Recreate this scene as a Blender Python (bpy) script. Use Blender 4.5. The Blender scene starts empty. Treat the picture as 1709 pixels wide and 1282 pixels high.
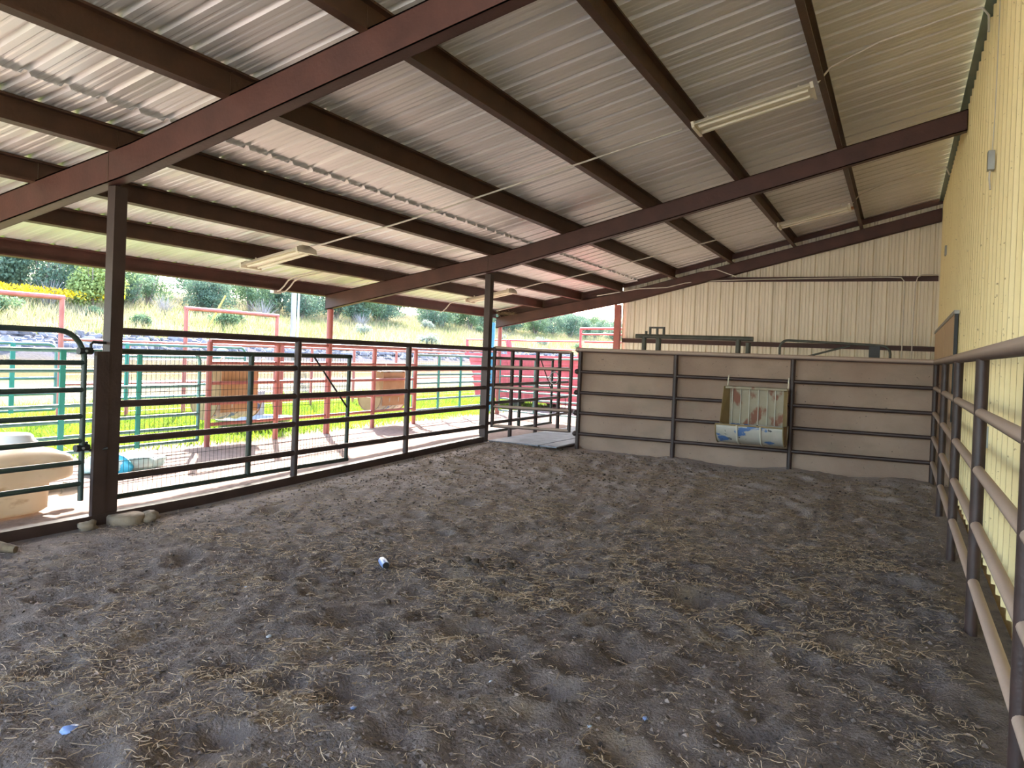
import bpy, math, random
import numpy as np
from mathutils import Vector, Matrix, noise
random.seed(7); rng = np.random.default_rng(7)
scene = bpy.context.scene
C = scene.collection
PI = math.pi

# ------------------------------------------------------------------ materials
def mat(name, c1, c2=None, scale=6.0, rough=0.6, metal=0.0, bump=0.0, bscale=None, stretch=(1,1,1),
        lo=0.35, hi=0.65, spec=0.5, detail=5, transl=0.0):
    m = bpy.data.materials.new(name); m.use_nodes = True
    nt = m.node_tree; N = nt.nodes; L = nt.links
    b = N['Principled BSDF']
    b.inputs['Roughness'].default_value = rough
    b.inputs['Metallic'].default_value = metal
    b.inputs['Specular IOR Level'].default_value = spec
    b.inputs['Base Color'].default_value = (*c1, 1)
    tc = N.new('ShaderNodeTexCoord'); mp = N.new('ShaderNodeMapping')
    mp.inputs['Scale'].default_value = stretch
    L.new(tc.outputs['Object'], mp.inputs['Vector'])
    
    if c2 is not None:
        nz = N.new('ShaderNodeTexNoise'); nz.inputs['Scale'].default_value = scale
        nz.inputs['Detail'].default_value = detail
        L.new(mp.outputs[0], nz.inputs['Vector'])
        r = N.new('ShaderNodeValToRGB'); r.name = 'ramp'
        r.color_ramp.elements[0].position = lo; r.color_ramp.elements[0].color = (*c1, 1)
        r.color_ramp.elements[1].position = hi; r.color_ramp.elements[1].color = (*c2, 1)
        L.new(nz.outputs['Fac'], r.inputs['Fac'])
        L.new(r.outputs['Color'], b.inputs['Base Color'])
    if bump > 0:
        n2 = N.new('ShaderNodeTexNoise'); n2.inputs['Scale'].default_value = bscale or scale*4
        n2.inputs['Detail'].default_value = 6
        L.new(mp.outputs[0], n2.inputs['Vector'])
        bp = N.new('ShaderNodeBump'); bp.inputs['Strength'].default_value = bump
        bp.inputs['Distance'].default_value = 0.02
        L.new(n2.outputs['Fac'], bp.inputs['Height']); L.new(bp.outputs[0], b.inputs['Normal'])
    if transl > 0:
        out = N['Material Output']
        t = N.new('ShaderNodeBsdfTranslucent'); mx = N.new('ShaderNodeMixShader')
        mx.inputs[0].default_value = transl
        if c2 is not None: L.new(N['ramp'].outputs['Color'], t.inputs['Color'])
        else: t.inputs['Color'].default_value = (*c1, 1)
        L.new(b.outputs[0], mx.inputs[1]); L.new(t.outputs[0], mx.inputs[2]); L.new(mx.outputs[0], out.inputs['Surface'])
    return m

def overlay(m, color, scale, lo, hi, stretch=(1,1,1), seed=0.0, zlo=None, zhi=None):
    """mix patches of another colour (rust, dirt, chipped paint) over the base colour"""
    nt = m.node_tree; N = nt.nodes; L = nt.links; b = N['Principled BSDF']
    tc = N.new('ShaderNodeTexCoord'); mp = N.new('ShaderNodeMapping')
    mp.inputs['Scale'].default_value = stretch; mp.inputs['Location'].default_value = (seed, seed*.7, seed*1.3)
    L.new(tc.outputs['Object'], mp.inputs['Vector'])
    nz = N.new('ShaderNodeTexNoise'); nz.inputs['Scale'].default_value = scale; nz.inputs['Detail'].default_value = 7
    L.new(mp.outputs[0], nz.inputs['Vector'])
    r = N.new('ShaderNodeMapRange'); r.inputs['From Min'].default_value = lo; r.inputs['From Max'].default_value = hi
    L.new(nz.outputs['Fac'], r.inputs['Value'])
    fac = r.outputs[0]
    if zlo is not None:
        sp = N.new('ShaderNodeSeparateXYZ'); L.new(tc.outputs['Object'], sp.inputs[0])
        r2 = N.new('ShaderNodeMapRange'); r2.inputs['From Min'].default_value = zlo; r2.inputs['From Max'].default_value = zhi
        L.new(sp.outputs[2], r2.inputs['Value'])
        mu = N.new('ShaderNodeMath'); mu.operation = 'MULTIPLY'
        L.new(fac, mu.inputs[0]); L.new(r2.outputs[0], mu.inputs[1]); fac = mu.outputs[0]
    mx = N.new('ShaderNodeMix'); mx.data_type = 'RGBA'
    inp = b.inputs['Base Color']
    if inp.is_linked: L.new(inp.links[0].from_socket, mx.inputs[6])
    else: mx.inputs[6].default_value = inp.default_value
    mx.inputs[7].default_value = (*color, 1)
    L.new(fac, mx.inputs[0]); L.new(mx.outputs[2], inp)
    return m

def dust(m, color, lo=0.1, hi=0.75, amt=0.9):
    """settled dust lies on the upward faces"""
    nt = m.node_tree; N = nt.nodes; L = nt.links; b = N['Principled BSDF']
    g = N.new('ShaderNodeNewGeometry'); sp = N.new('ShaderNodeSeparateXYZ'); L.new(g.outputs['Normal'], sp.inputs[0])
    r = N.new('ShaderNodeMapRange'); r.inputs['From Min'].default_value = lo; r.inputs['From Max'].default_value = hi
    r.inputs['To Max'].default_value = amt
    L.new(sp.outputs[2], r.inputs['Value'])
    mx = N.new('ShaderNodeMix'); mx.data_type = 'RGBA'; inp = b.inputs['Base Color']
    if inp.is_linked: L.new(inp.links[0].from_socket, mx.inputs[6])
    else: mx.inputs[6].default_value = inp.default_value
    mx.inputs[7].default_value = (*color, 1); L.new(r.outputs[0], mx.inputs[0]); L.new(mx.outputs[2], inp)
    return m

def island_tint(m, amount):
    """each loose piece (leaf, blade, straw) gets its own brightness"""
    nt = m.node_tree; N = nt.nodes; L = nt.links; b = N['Principled BSDF']
    g = N.new('ShaderNodeNewGeometry'); r = N.new('ShaderNodeMapRange')
    r.inputs['To Min'].default_value = 1-amount; r.inputs['To Max'].default_value = 1+amount
    L.new(g.outputs['Random Per Island'], r.inputs['Value'])
    hs = N.new('ShaderNodeHueSaturation'); inp = b.inputs['Base Color']
    if inp.is_linked: L.new(inp.links[0].from_socket, hs.inputs['Color'])
    else: hs.inputs['Color'].default_value = inp.default_value
    L.new(r.outputs[0], hs.inputs['Value']); L.new(hs.outputs[0], inp)
    return m

M = {}
M['steel'] = mat('oxide_steel', (.056,.0185,.013), (.082,.028,.020), 3.0, .55, .0, .12, 30)
M['purlin'] = mat('brown_purlin_steel', (.054,.025,.013), (.082,.036,.019), 4.0, .55, .0, .1, 30)
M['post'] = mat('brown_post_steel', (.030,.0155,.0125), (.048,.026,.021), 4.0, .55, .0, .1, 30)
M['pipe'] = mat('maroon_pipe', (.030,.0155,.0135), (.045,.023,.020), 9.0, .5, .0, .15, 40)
M['dustypipe'] = dust(mat('dusty_maroon_pipe', (.065,.036,.036), (.085,.048,.046), 9.0, .6, .0, .15, 40), (.46,.34,.27), -.8, .15)
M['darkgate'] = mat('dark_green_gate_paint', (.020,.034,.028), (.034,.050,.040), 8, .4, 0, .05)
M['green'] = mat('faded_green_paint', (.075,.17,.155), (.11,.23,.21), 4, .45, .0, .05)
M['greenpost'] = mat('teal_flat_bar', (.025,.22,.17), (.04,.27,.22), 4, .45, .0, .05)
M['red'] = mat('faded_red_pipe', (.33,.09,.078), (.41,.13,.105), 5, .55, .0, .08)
M['wagonred'] = mat('wagon_red_paint', (.48,.055,.075), (.60,.10,.11), 3, .5, .0, .05)
M['sheet'] = mat('galvanised_roof_sheet', (.68,.655,.62), (.82,.79,.75), 1.1, .38, .35, .03, 60, (.25,3.2,1), .3, .7)
M['wallback'] = mat('dusty_wall_sheet', (.76,.69,.56), (.86,.79,.65), 2.0, .55, .05, .04, 40, (6,1,.25))
M['wallright'] = mat('cream_wall_sheet', (.84,.68,.35), (.90,.75,.41), 1.2, .5, .0, .03, 40, (1,3,.3))
overlay(M['wallright'], (.36,.25,.12), 30, .66, .74, (1,1,1), 3)
M['flash'] = mat('grey_teal_flashing', (.10,.15,.15), (.14,.20,.20), 3, .4, .3)
M['concrete'] = mat('tan_stucco', (.29,.195,.145), (.355,.25,.19), 1.6, .9, .0, .35, 25)
overlay(M['concrete'], (.27,.20,.15), 2.2, .52, .75, (1,1,2), 5)
overlay(M['concrete'], (.10,.075,.06), 26, .69, .74, (1,1,1), 9)
M['soil'] = mat('arena_dirt', (.098,.074,.063), (.165,.128,.110), 9, .95, .0, 1.0, 70, lo=.34, hi=.68, detail=10)
overlay(M['soil'], (.18,.128,.082), 2.3, .55, .72, (1,1,1), 2)
overlay(M['soil'], (.045,.034,.029), 28, .62, .72, (1,1,1), 6)
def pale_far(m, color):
    """pale chaff, plus brighter far-end light painted into the dirt towards the alley gateway"""
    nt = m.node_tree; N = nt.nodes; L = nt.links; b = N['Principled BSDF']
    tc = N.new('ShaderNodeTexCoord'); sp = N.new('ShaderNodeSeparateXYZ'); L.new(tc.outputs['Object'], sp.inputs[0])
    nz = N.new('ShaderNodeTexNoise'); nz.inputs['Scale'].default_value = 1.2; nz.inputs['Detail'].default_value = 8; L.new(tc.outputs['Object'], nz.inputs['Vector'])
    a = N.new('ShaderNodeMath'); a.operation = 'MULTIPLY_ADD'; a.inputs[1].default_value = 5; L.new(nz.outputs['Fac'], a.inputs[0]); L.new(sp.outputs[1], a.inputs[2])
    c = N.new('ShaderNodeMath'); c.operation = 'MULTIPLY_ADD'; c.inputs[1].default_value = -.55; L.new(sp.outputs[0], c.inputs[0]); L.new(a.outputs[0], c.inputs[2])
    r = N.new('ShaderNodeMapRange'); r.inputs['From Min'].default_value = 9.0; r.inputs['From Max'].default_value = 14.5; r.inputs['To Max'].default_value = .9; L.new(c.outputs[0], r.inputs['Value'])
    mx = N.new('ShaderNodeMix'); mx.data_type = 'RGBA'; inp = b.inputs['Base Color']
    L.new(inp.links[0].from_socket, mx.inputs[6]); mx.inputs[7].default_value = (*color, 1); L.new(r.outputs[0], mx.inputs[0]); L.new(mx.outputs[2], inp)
pale_far(M['soil'], (.40,.325,.29))  # lightens the far dirt: chaff, and its brighter light put into the colour
M['straw'] = island_tint(mat('loose_straw', (.27,.19,.115), (.40,.30,.20), 20, .8), .35)
M['crumb'] = island_tint(mat('dirt_crumb', (.08,.060,.050), (.22,.17,.145), 9, .95), .6)
M['mat'] = mat('grey_rubber_mat', (.17,.18,.21), (.23,.24,.275), 6, .8, 0, .2, 60)
M['manure'] = mat('dry_manure', (.030,.020,.013), (.075,.048,.028), 18, .95, 0, .8, 60)
M['stone'] = mat('tan_stone', (.17,.125,.085), (.25,.19,.13), 8, .9, 0, .5, 30)
M['cream'] = mat('cream_enamel', (.74,.68,.55), (.80,.74,.62), 4, .35)
M['conduit'] = mat('pale_conduit', (.55,.50,.44), (.66,.61,.54), 8, .45, .2)
M['greybox'] = mat('grey_metal_box', (.28,.28,.26), (.36,.36,.33), 8, .5, .5)
M['black'] = mat('black_steel', (.012,.011,.011), None, rough=.5)
M['tank'] = mat('yellowed_white_poly', (.74,.60,.42), (.82,.70,.53), 2.2, .45, 0, .05, transl=.18)
overlay(M['tank'], (.42,.27,.14), 5, .6, .75, (1,1,2), 4)
M['lid'] = mat('white_plastic', (.80,.80,.80), None, rough=.4)
M['bluepl'] = mat('blue_plastic', (.13,.20,.42), (.21,.30,.52), 12, .35)
M['whitescrap'] = mat('white_scrap', (.42,.46,.52), None, rough=.5)
M['bag'] = mat('pale_blue_bag', (.40,.68,.72), (.62,.80,.82), 5, .5, 0, .3, 12)
M['bagblue'] = mat('bright_blue_tarp', (.05,.42,.62), None, rough=.5)
M['bluepole'] = mat('blue_paint', (.06,.30,.52), (.10,.36,.58), 5, .5)
M['wood'] = mat('bare_timber', (.42,.20,.085), (.52,.28,.13), 3, .7, 0, .1, 40, (1,8,8))
M['ply'] = mat('tan_plywood', (.60,.42,.25), (.68,.50,.32), 2.5, .7, 0, .05, 30, (1,6,1))
M['polewood'] = mat('weathered_pole', (.30,.26,.24), (.40,.36,.33), 5, .9, 0, .2, 30, (1,1,.2))
M['yellow'] = mat('yellow_plastic', (.80,.55,.05), None, rough=.5)
M['chute'] = mat('grey_green_pipe', (.060,.062,.050), (.095,.095,.075), 8, .5, .1)
M['twig'] = mat('nest_twigs', (.10,.065,.04), (.17,.12,.07), 20, .95)
M['brass'] = mat('dull_galvanised', (.40,.40,.40), None, rough=.4, metal=.7)
# feeder sheet steel: cream paint, rust and old blue paint showing
M['feedpanel'] = mat('cream_paint_rusty', (.28,.235,.155), (.34,.285,.20), 5, .6)
overlay(M['feedpanel'], (.19,.058,.022), 5.5, .52, .59, (1,1,.6), 1.7)
M['feedbrown'] = mat('brown_back_sheet', (.44,.235,.10), (.52,.30,.15), 4, .6)  # close browns for the sheet at the back of the feeders
M['feedbowl'] = mat('cream_paint_chipped_blue', (.40,.375,.325), (.47,.44,.39), 5, .5)
overlay(M['feedbowl'], (.07,.15,.34), 4.5, .56, .60, (1,1.3,1.6), 12.3)
overlay(M['feedbowl'], (.05,.05,.06), 14, .66, .69, (1,1,1), 4)
M['feedrod'] = mat('dull_cream_paint', (.46,.42,.34), (.54,.50,.42), 6, .5)
M['feedside'] = mat('olive_rust_sheet', (.22,.15,.06), (.28,.19,.085), 5, .6)
M['leaf_dark'] = island_tint(mat('juniper_green', (.085,.14,.095), (.135,.20,.13), 1.2, .7, transl=.35), .5)
M['leaf_mid'] = island_tint(mat('juniper_mid_green', (.115,.18,.09), (.175,.25,.125), 1.2, .7, transl=.38), .5)
M['leaf_yellow'] = island_tint(mat('yellow_green_leaves', (.24,.30,.08), (.32,.38,.13), 1.2, .7, transl=.3), .4)
M['leaf_sage'] = island_tint(mat('sage_green_leaves', (.26,.29,.22), (.34,.37,.29), 1.2, .7, transl=.25), .4)
M['bark'] = mat('grey_bark', (.16,.12,.10), (.26,.21,.18), 6, .9, 0, .3)
M['deadwood'] = mat('grey_dead_branches', (.26,.24,.25), (.34,.31,.32), 6, .9)
M['grass'] = island_tint(mat('lush_grass', (.10,.19,.010), (.19,.25,.02), .8, .6, transl=.45), .35)
M['hillgrass'] = island_tint(mat('dry_hill_grass', (.23,.205,.10), (.31,.27,.17), .25, .7, transl=.4), .3)
M['hillgreen'] = island_tint(mat('green_hill_grass', (.135,.175,.045), (.20,.225,.075), .25, .7, transl=.4), .3)
M['flower'] = island_tint(mat('yellow_flowers', (.85,.58,.02), None, rough=.6, transl=.3), .2)
M['rock'] = island_tint(mat('lavender_grey_rock', (.14,.13,.15), (.22,.20,.22), 3, .9, 0, .3), .45)

# ------------------------------------------------------------------ mesh building
class MB:
    def __init__(s): s.v = []; s.f = []; s.sm = []
    def add(s, vs, fs, smooth=False):
        o = len(s.v); s.v += [tuple(p) for p in vs]
        for f in fs: s.f.append([i+o for i in f]); s.sm.append(smooth)
        return s
    def box(s, x0, x1, y0, y1, z0, z1):
        v = [(x0,y0,z0),(x1,y0,z0),(x1,y1,z0),(x0,y1,z0),(x0,y0,z1),(x1,y0,z1),(x1,y1,z1),(x0,y1,z1)]
        return s.add(v, [(0,3,2,1),(4,5,6,7),(0,1,5,4),(1,2,6,5),(2,3,7,6),(3,0,4,7)])
    def beam(s, p, q, w, h, up=(0,0,1)):
        p = Vector(p); q = Vector(q); d = (q-p).normalized(); u = Vector(up)
        a = d.cross(u).normalized(); b = a.cross(d).normalized()
        c = [a*(-w/2)+b*(-h/2), a*(w/2)+b*(-h/2), a*(w/2)+b*(h/2), a*(-w/2)+b*(h/2)]
        v = [p+k for k in c]+[q+k for k in c]
        return s.add(v, [(3,2,1,0),(4,5,6,7),(0,1,5,4),(1,2,6,5),(2,3,7,6),(3,0,4,7)])
    def prism(s, poly, ext):
        e = Vector(ext); n = len(poly); v = [Vector(p) for p in poly]+[Vector(p)+e for p in poly]
        f = [tuple(range(n))[::-1], tuple(range(n, 2*n))]+[(i,(i+1)%n,(i+1)%n+n,i+n) for i in range(n)]
        return s.add(v, f)
    def path(s, pts, r, seg=10, closed=False, cap=True):
        pts = [Vector(p) for p in pts]; n = len(pts); rr = r if hasattr(r, '__len__') else [r]*n
        if closed: T = [(pts[(i+1)%n]-pts[i-1]).normalized() for i in range(n)]
        else: T = [((pts[min(i+1,n-1)]-pts[max(i-1,0)])).normalized() for i in range(n)]
        up = Vector((0,0,1)) if abs(T[0].z) < .9 else Vector((1,0,0))
        a = T[0].cross(up).normalized(); v = []
        for i in range(n):
            a = (a - T[i]*a.dot(T[i])).normalized(); b = T[i].cross(a)
            k = 1.0
            if 0 < i < n-1:
                c = (pts[i]-pts[i-1]).normalized().dot((pts[i+1]-pts[i]).normalized())
                k = 1/max(.6, math.sqrt(max(.01,(1+c)/2)))
            for j in range(seg):
                t = 2*PI*j/seg; v.append(pts[i]+(a*math.cos(t)+b*math.sin(t))*rr[i]*(k if abs(k-1) < .02 else 1))
        f = []
        for i in range(n if closed else n-1):
            i2 = (i+1) % n
            for j in range(seg):
                j2 = (j+1) % seg; f.append((i*seg+j, i*seg+j2, i2*seg+j2, i2*seg+j))
        s.add(v, f, True)
        if cap and not closed:
            s.add(v[:seg], [tuple(range(seg))[::-1]]); s.add(v[-seg:], [tuple(range(seg))])
        return s
    def tube(s, p, q, r, seg=12): return s.path([p, q], r, seg)
    def lathe(s, prof, c, seg=24, sx=1, sy=1):
        c = Vector(c); v = []; n = len(prof)
        for (r, z) in prof:
            for j in range(seg):
                t = 2*PI*j/seg; v.append(c+Vector((r*math.cos(t)*sx, r*math.sin(t)*sy, z)))
        f = [(i*seg+j, i*seg+(j+1)%seg, (i+1)*seg+(j+1)%seg, (i+1)*seg+j) for i in range(n-1) for j in range(seg)]
        return s.add(v, f, True)
    def blob(s, c, rad, amp=.25, fr=2.0, nu=10, nv=7, seed=0):
        c = Vector(c); v = [];
        for i in range(nv+1):
            th = PI*i/nv
            for j in range(nu):
                ph = 2*PI*j/nu; d = Vector((math.sin(th)*math.cos(ph), math.sin(th)*math.sin(ph), math.cos(th)))
                k = 1+amp*noise.noise(d*fr+Vector((seed, seed*1.7, -seed)))
                v.append(c+Vector((d.x*rad[0]*k, d.y*rad[1]*k, d.z*rad[2]*k)))
        f = [(i*nu+j, (i+1)*nu+j, (i+1)*nu+(j+1)%nu, i*nu+(j+1)%nu) for i in range(nv) for j in range(nu)]
        return s.add(v, f, True)

ORG = {}
def obj(name, mb, m, parent=None, kind=None):
    org = ORG.get(parent.name, Vector((0,0,0))) if parent else Vector((0,0,0))
    me = bpy.data.meshes.new(name)
    if isinstance(mb, MB):
        v = [(p[0]-org.x, p[1]-org.y, p[2]-org.z) for p in mb.v]
        me.from_pydata(v, [], mb.f); me.polygons.foreach_set('use_smooth', mb.sm)
    else:
        V, F, smo = mb
        nv, nf, k = len(V), len(F), F.shape[1]
        me.vertices.add(nv); me.vertices.foreach_set('co', (np.asarray(V, dtype=np.float32)-np.array(org, dtype=np.float32)).ravel())
        me.loops.add(nf*k); me.loops.foreach_set('vertex_index', F.astype(np.int32).ravel())
        me.polygons.add(nf); me.polygons.foreach_set('loop_start', np.arange(0, nf*k, k, dtype=np.int32))
        me.polygons.foreach_set('use_smooth', np.full(nf, smo))
    me.update(calc_edges=True); me.validate()
    me.materials.append(m)
    o = bpy.data.objects.new(name, me); C.objects.link(o)
    if parent: o.parent = parent
    ORG[o.name] = org
    if kind: o['kind'] = kind
    return o
def tag(o, label, cat, group=None, kind=None):
    if label: o['label'] = label
    if cat: o['category'] = cat
    if group: o['group'] = group
    if kind: o['kind'] = kind
    return o
def thing(name, label, cat, loc, group=None):
    o = bpy.data.objects.new(name, None); C.objects.link(o); o.location = loc; o.empty_display_size = .1
    ORG[o.name] = Vector(loc)
    return tag(o, label, cat, group)
def solo(name, mb, m, label, cat, loc=None, group=None, kind=None):
    """a thing made of one mesh, its origin at loc"""
    if loc is None:
        loc = mb.v[0] if isinstance(mb, MB) else (0,0,0)
    L0 = Vector(loc)
    if isinstance(mb, MB): mb.v = [(p[0]-L0.x, p[1]-L0.y, p[2]-L0.z) for p in mb.v]
    else: mb = (mb[0]-np.array(L0), mb[1], mb[2])
    o = obj(name, mb, m); o.location = L0
    return tag(o, label, cat, group, kind)
def struct(name, mb, m):
    o = obj(name, mb, m); o['kind'] = 'structure'; return o
def dup(root, loc, rotz=0.0, label=None, group=None, scale=None):
    r = root.copy(); C.objects.link(r); r.location = loc; r.rotation_euler = (0,0,rotz)
    if scale: r.scale = scale
    if label: r['label'] = label
    if group: r['group'] = group
    for ch in list(root.children):
        c = ch.copy(); C.objects.link(c); c.parent = r
        for g in list(ch.children):
            d = g.copy(); C.objects.link(d); d.parent = c
    return r

# ------------------------------------------------------------------ camera
CAMP = Vector((0,0,1.55)); yaw, pitch, roll, FPX, CX, CY = .4461, -.0088, .0388, 1329.1, 866.48, 603.22
fw = Vector((-math.sin(yaw)*math.cos(pitch), math.cos(yaw)*math.cos(pitch), math.sin(pitch)))
r0 = fw.cross(Vector((0,0,1))).normalized(); u0 = r0.cross(fw)
rt = r0*math.cos(roll)+u0*math.sin(roll); up = -r0*math.sin(roll)+u0*math.cos(roll)
cam = bpy.data.cameras.new('camera'); co = bpy.data.objects.new('camera', cam); C.objects.link(co)
mw = Matrix((rt, up, -fw)).transposed().to_4x4(); mw.translation = CAMP; co.matrix_world = mw
cam.sensor_width = 36; cam.lens = FPX/1709*36
cam.shift_x = -(CX-854.5)/1709; cam.shift_y = (CY-641)/1709
cam.clip_start = .05; cam.clip_end = 1000
scene.camera = co

# ------------------------------------------------------------------ roof geometry
XK, ZK, S1, S2 = -5.76, 2.9015, .197, .257           # underside line of the rafters
def prof(x): return ZK+(S1 if x < XK else S2)*(x-XK)
OFF, PD = .25, .20                                    # purlin underside above it, purlin depth
SH = OFF+PD                                           # sheet above it
YR = [4.5, 11.28, 18.0]                               # near faces of the rafters
WX, WY = .65, 18.2                                    # right wall, back wall
YN = -1.6                                             # open near end of the roof
RD = .262                                             # rafter depth
def gh(x, y):
    """height of the trodden ground"""
    a = min(1, max(0, (y-5.5)/5.5)); b = min(1, max(0, (-x-2.8)/3.0)); d = min(1, max(0, (x+8.6)/2.0))
    return .13*a*b*d

def rib_line(a0, a1, pitch, hgt, minor=.004, wb=.075, wt=.032, nminor=2):
    """cross-section of a ribbed metal panel along its width"""
    P = []; n = int((a1-a0)/pitch)+1
    for i in range(n):
        b = a0+i*pitch
        P += [(b, 0), (b+(wb-wt)/2, hgt), (b+(wb+wt)/2, hgt), (b+wb, 0)]
        gap = (pitch-wb)/(nminor+1)
        for k in range(nminor):
            c = b+wb+gap*(k+1); P += [(c-.02, 0), (c-.008, minor), (c+.008, minor), (c+.02, 0)]
    P = [p for p in P if p[0] <= a1]; P.append((a1, P[-1][1]))
    return P
def sheet_mesh(P, rows, fn):
    mb = MB(); v = []; n = len(P)
    for t in rows:
        for (a, h) in P: v.append(fn(t, a, h))
    mb.add(v, [(i*n+j, i*n+j+1, (i+1)*n+j+1, (i+1)*n+j) for i in range(len(rows)-1) for j in range(n-1)])
    return mb

RP = rib_line(YN, WY+.3, .30, .034)
lap = -5.62
struct('ceiling', sheet_mesh(RP, [-9.62, -8.5, XK, lap], lambda x, y, h: (x, y, ZK+S1*(x-XK)+SH+.002+h)), M['sheet'])
struct('ceiling', sheet_mesh(RP, [XK-.12, -4, -2, WX], lambda x, y, h: (x, y, ZK+S2*(x-XK)+SH+.034+h)), M['sheet'])

# right wall: the barn's outside face, ribs standing towards the pen
RW = rib_line(YN, WY, .305, .030, .005)
struct('wall_right', sheet_mesh(RW, [.03, 1, 2, 3, 4, prof(WX)+SH-.05], lambda z, y, h: (WX+.03-h, y, z)), M['wallright'])
struct('trim_1', MB().prism([(WX-.07, YN, prof(WX-.07)+SH-.004), (WX+.06, YN, prof(WX)+SH+.02), (WX+.06, YN, prof(WX)+SH-.10), (WX+.04, YN, prof(WX)+SH-.10), (WX+.04, YN, prof(WX)+SH-.03), (WX-.07, YN, prof(WX-.07)+SH-.03)], (0, WY-YN, 0)), M['flash'])
# the barn the lean-to is built against
struct('wall_right', MB().box(WX+.045, 9.0, YN-2, WY+.1, -.3, 6.6), M['wallright'])
# back wall, seen from inside: the ribs are hollows
BW = rib_line(-6.02, WX+.1, .285, .042, .010)
def bwf(t, x, h): return (x, WY+h, .02+t*(prof(x)+SH+.035-.02))
struct('wall_back', sheet_mesh(BW, [0, .25, .5, .75, 1], bwf), M['wallback'])
struct('trim_3', MB().prism([(-9.3, WY-.09, prof(-9.3)+RD), (-6.05, WY-.09, prof(-6.05)+RD), (-6.05, WY-.09, prof(-6.05)+OFF+.13), (-9.3, WY-.09, prof(-9.3)+OFF+.13)], (0, .04, 0)), M['steel'])
struct('trim_2', MB().prism([(-9.4, WY-.10, prof(-9.4)+OFF+.12), (XK, WY-.10, prof(XK)+OFF+.12), (WX, WY-.10, prof(WX)+OFF+.12), (WX, WY-.10, prof(WX)+SH+.03), (XK, WY-.10, prof(XK)+SH+.03), (-9.4, WY-.10, prof(-9.4)+SH-.02)], (0, .06, 0)), M['steel'])

# rafters ----------------------------------------------------------------
def rafter(y, x0, x1, label):
    t = thing('steel_rafter', label, 'beam', (XK, y, prof(XK)), 'roof rafters')
    w = .13
    def seg(a, b):
        mb = MB()
        for (o0, o1, ya, yb) in ((.0, RD, y, y+.012), (0, .012, y, y+w), (RD-.012, RD, y, y+w), (0, RD, y+w-.012, y+w)):
            mb.prism([(a, ya, prof(a)+o0), (b, ya, prof(b)+o0), (b, ya, prof(b)+o1), (a, ya, prof(a)+o1)], (0, yb-ya, 0))
        mb.box(a, a+.008, y, y+w, prof(a), prof(a)+RD)
        return mb
    obj('lower_beam', seg(x0, XK-.26), M['steel'], t)
    obj('upper_beam', seg(XK-.26, x1).v and seg2(y, XK-.26, x1, w), M['steel'], t)
    ws = MB().box(XK-.264, XK-.256, y-.003, y, prof(XK-.26)+.004, prof(XK-.26)+RD-.004)
    obj('weld_seam', ws, M['purlin'], t)
    return t
def seg2(y, a, b, w):
    mb = MB()
    pts = [a, XK, b]
    for (o0, o1, ya, yb) in ((.0, RD, y, y+.012), (0, .012, y, y+w), (RD-.012, RD, y, y+w), (0, RD, y+w-.012, y+w)):
        lo_ = [(x, ya, prof(x)+o0) for x in pts]; hi_ = [(x, ya, prof(x)+o1) for x in pts][::-1]
        mb.prism(lo_+hi_, (0, yb-ya, 0))
    mb.box(b-.008, b, y, y+w, prof(b), prof(b)+RD)
    return mb
rafter(YR[0], -9.4, WX-.01, 'nearest big red-brown steel rafter crossing the upper left of the roof')
rafter(YR[1], -9.26, WX-.01, 'middle red-brown steel rafter carried by the tall post at the fence corner')
rafter(YR[2], -9.30, WX-.01, 'far red-brown steel rafter against the ribbed back wall')

# purlins ----------------------------------------------------------------
def purlin_x(xf):
    s = S1 if xf < XK else S2                             # same sight line, at the purlin's true height
    return xf*(ZK-s*XK+OFF-1.55)/(prof(xf)+.199-1.55-s*xf)
PX = {k: purlin_x(v) for k, v in dict(A=-.8451, B=-2.1344, C=-3.4161, D=-4.6684, E=-5.8846, F=-6.9027, G=-7.9078).items()}
def cprofile(x, y):
    s = S1 if x < XK else S2; a = math.atan(s); z = prof(x)+OFF
    F, t, lip = .065, .006, .018; D = PD-.004+(.030 if x > XK else 0)
    loc = [(0,0),(F,0),(F,lip),(F-t,lip),(F-t,t),(t,t),(t,D-t),(F-t,D-t),(F-t,D-lip),(F,D-lip),(F,D),(0,D)]
    return [(x+p*math.cos(a)-q*math.sin(a)*0, y, z+p*math.sin(a)+q) for p, q in loc]
order = ['first from barn wall', 'second from barn wall', 'third from barn wall', 'fourth from barn wall', 'fifth from barn wall', 'sixth from barn wall', 'last before the eave beam']
bays = [(YN, YR[0]+.06, 'bay nearest the camera'), (YR[0]+.064, YR[1]+.06, 'bay between near and middle rafters'), (YR[1]+.064, YR[2]+.06, 'far bay by back wall')]
for k, lab in zip('ABCDEFG', order):
    for bi, (y0, y1, bl) in enumerate(bays):
        if bi == 0 and k in 'AB': continue
        x = PX[k]
        solo('roof_purlin', MB().prism(cprofile(x, y0), (0, y1-y0, 0)), M['purlin'], 'brown roof purlin, %s, %s' % (lab, bl), 'beam', (x, y0, prof(x)+OFF), 'roof purlins')
for bi, (y0, y1, bl) in enumerate(bays):
    x = -9.34
    solo('eave_beam', MB().prism(cprofile(x, y0), (0, y1-y0, 0)), M['steel'], 'red-brown beam along the open eave, %s' % bl, 'beam', (x, y0, prof(x)+OFF), 'eave beams')
solo('wood_blocking', MB().beam((PX['B']+.07, 15.9, prof(PX['B']+.07)+OFF+.09), (PX['A']-.005, 15.9, prof(PX['A'])+OFF+.09), .09, .04), M['wood'], 'short orange timber brace between two purlins beside the far high light', 'wood block')

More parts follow.
